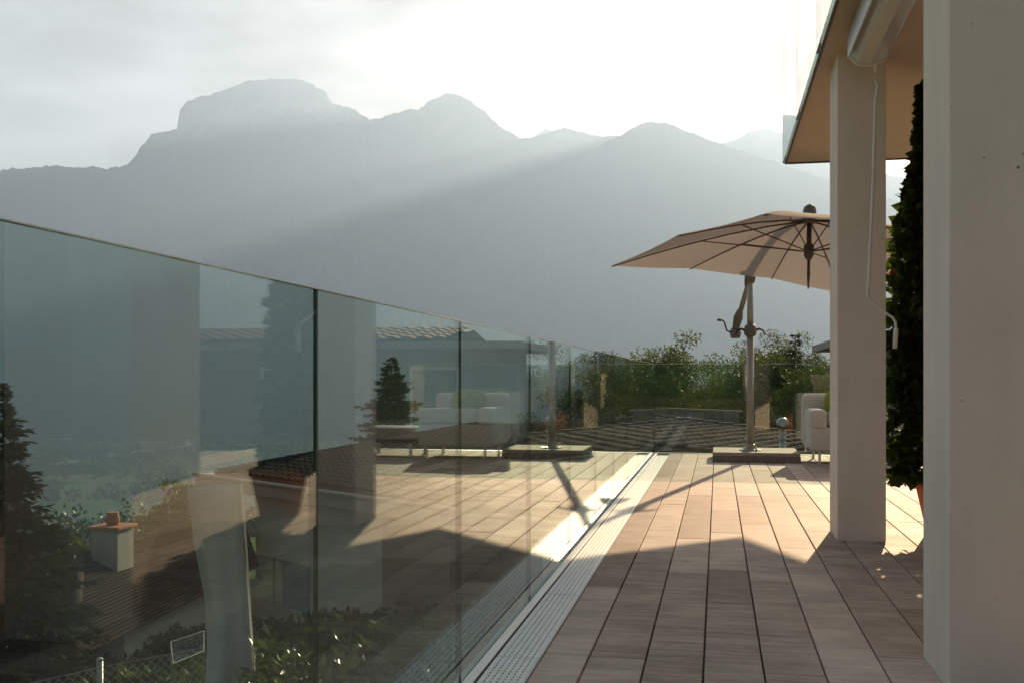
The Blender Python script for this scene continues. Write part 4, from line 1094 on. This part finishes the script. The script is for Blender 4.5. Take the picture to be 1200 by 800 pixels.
for k, (x_, y_, d, cr, nl, lab, mt) in enumerate(TB):
    b = at_ground(x_, d); h = EYE - (y_ - HOR) * d / F - b.z
    broadleaf('broadleaf_tree', b, h * 0.92, cr, int(nl * 7), 100 + k, lab, 'trees beyond the terrace end', mt, 0.088, 0.32)
b = at_ground(932, 36); spruce('spruce_tree', b, EYE + 51 * 36 / F - b.z, 1.5, 201, 'slim dark conifer standing above the trees beyond the terrace end', dens=1.1)
b = at_ground(-4, 15.0); spruce('spruce_tree', b, EYE - 5 * 15 / F - b.z, 1.75, 202, 'large dark spruce in the garden beside the chain link fence', dens=2.4)
b = at_ground(459, 34); spruce('spruce_tree', b, EYE + 25 * 34 / F - b.z, 3.0, 203, 'small spruce standing behind the tiled roof of the balcony house', dens=2.2)
b = at_ground(78, 26); broadleaf('broadleaf_tree', b, px(78, 630, 26).z - b.z, 0.9, 2600, 301, 'small bush like tree left of the pale chimney', None, 'leaf', 0.14, 0.25)
b = at_ground(205, 40); broadleaf('broadleaf_tree', b, px(205, 562, 40).z - b.z, 1.0, 2600, 302, 'broadleaf tree at the left end of the balcony house eave', None, 'leaf', 0.2, 0.25)
SH = [(318, 738, 6.4, .22, 7, 'laurel shrub right of the pale cloth sail, the left of a pair'), (350, 740, 6.2, .28, 8, 'laurel shrub right of the pale cloth sail, the right of a pair'),
      (225, 768, 7.4, .25, 7, 'laurel shrub growing left of the pale cloth sail'), (400, 745, 5.6, .40, 12, 'laurel shrub under the first pane joint of the balustrade'),
      (455, 722, 5.6, .45, 14, 'tallest laurel shrub hard against the terrace wall'), (510, 740, 5.2, .40, 12, 'laurel shrub where the steel drain is mirrored')]
for k, (x_, y_, d, rad, ns, lab) in enumerate(SH):
    p = px(x_, y_, d); g = gz(p.x, p.y)
    shrub('laurel_shrub', (p.x, p.y, g), p.z - g + 0.05, rad, ns, 400 + k, lab, 'laurel shrubs below the terrace', per=46)

rg = np.random.default_rng(77); n = 60000  # leaf scatter added so the sunlit garden slope reads as shaded
dd = rg.uniform(4.0, 20, n); uu = rg.uniform(-120, 640, n)
Xl = (uu - 600) * dd / F; IX = Xl * CT - dd * ST; IY = Xl * ST + dd * CT
ok = (IX < -1.05) & (fbm(IX * 0.5, IY * 0.5, 3, 31) > 0.3); IX, IY = IX[ok], IY[ok]; n = len(IX)
lift = fbm(IX * 0.9, IY * 0.9, 4, 35) * 0.7 * rg.uniform(0.2, 1, n)
V, Fq = leaves(np.stack([IX, IY, gh(IX, IY) + lift], -1), rg.normal(size=(n, 3)) + np.array([0, 0, 0.3]), 0.14 * rg.uniform(.7, 1.4, n), 0.10 * rg.uniform(.7, 1.3, n), rg)
tag(link('shade_leaves', raw_mesh('shade_leaves', V, Fq, M['vine'])), 'leaf scatter added to darken the garden slope below the glass', 'ground cover', kind='stuff')

# ------------------------------------------------------------------ haze in the valley air
hz = MB().box(-10500, 10500, -10500, 10500, VALLEY - 10, 1480).build('haze', None)
hm = bpy.data.materials.new('valley haze'); hm.use_nodes = True; hn = hm.node_tree; hn.nodes.clear()
ho_ = hn.nodes.new('ShaderNodeOutputMaterial'); pv = hn.nodes.new('ShaderNodeVolumePrincipled')
pv.inputs['Color'].default_value = (0.475, 0.68, 1.0, 1); pv.inputs['Density'].default_value = 2.35e-4; pv.inputs['Anisotropy'].default_value = 0.35
hn.links.new(pv.outputs[0], ho_.inputs['Volume']); hz.data.materials.append(hm)
tag(hz, 'pale summer haze filling the valley air', 'haze', kind='stuff')
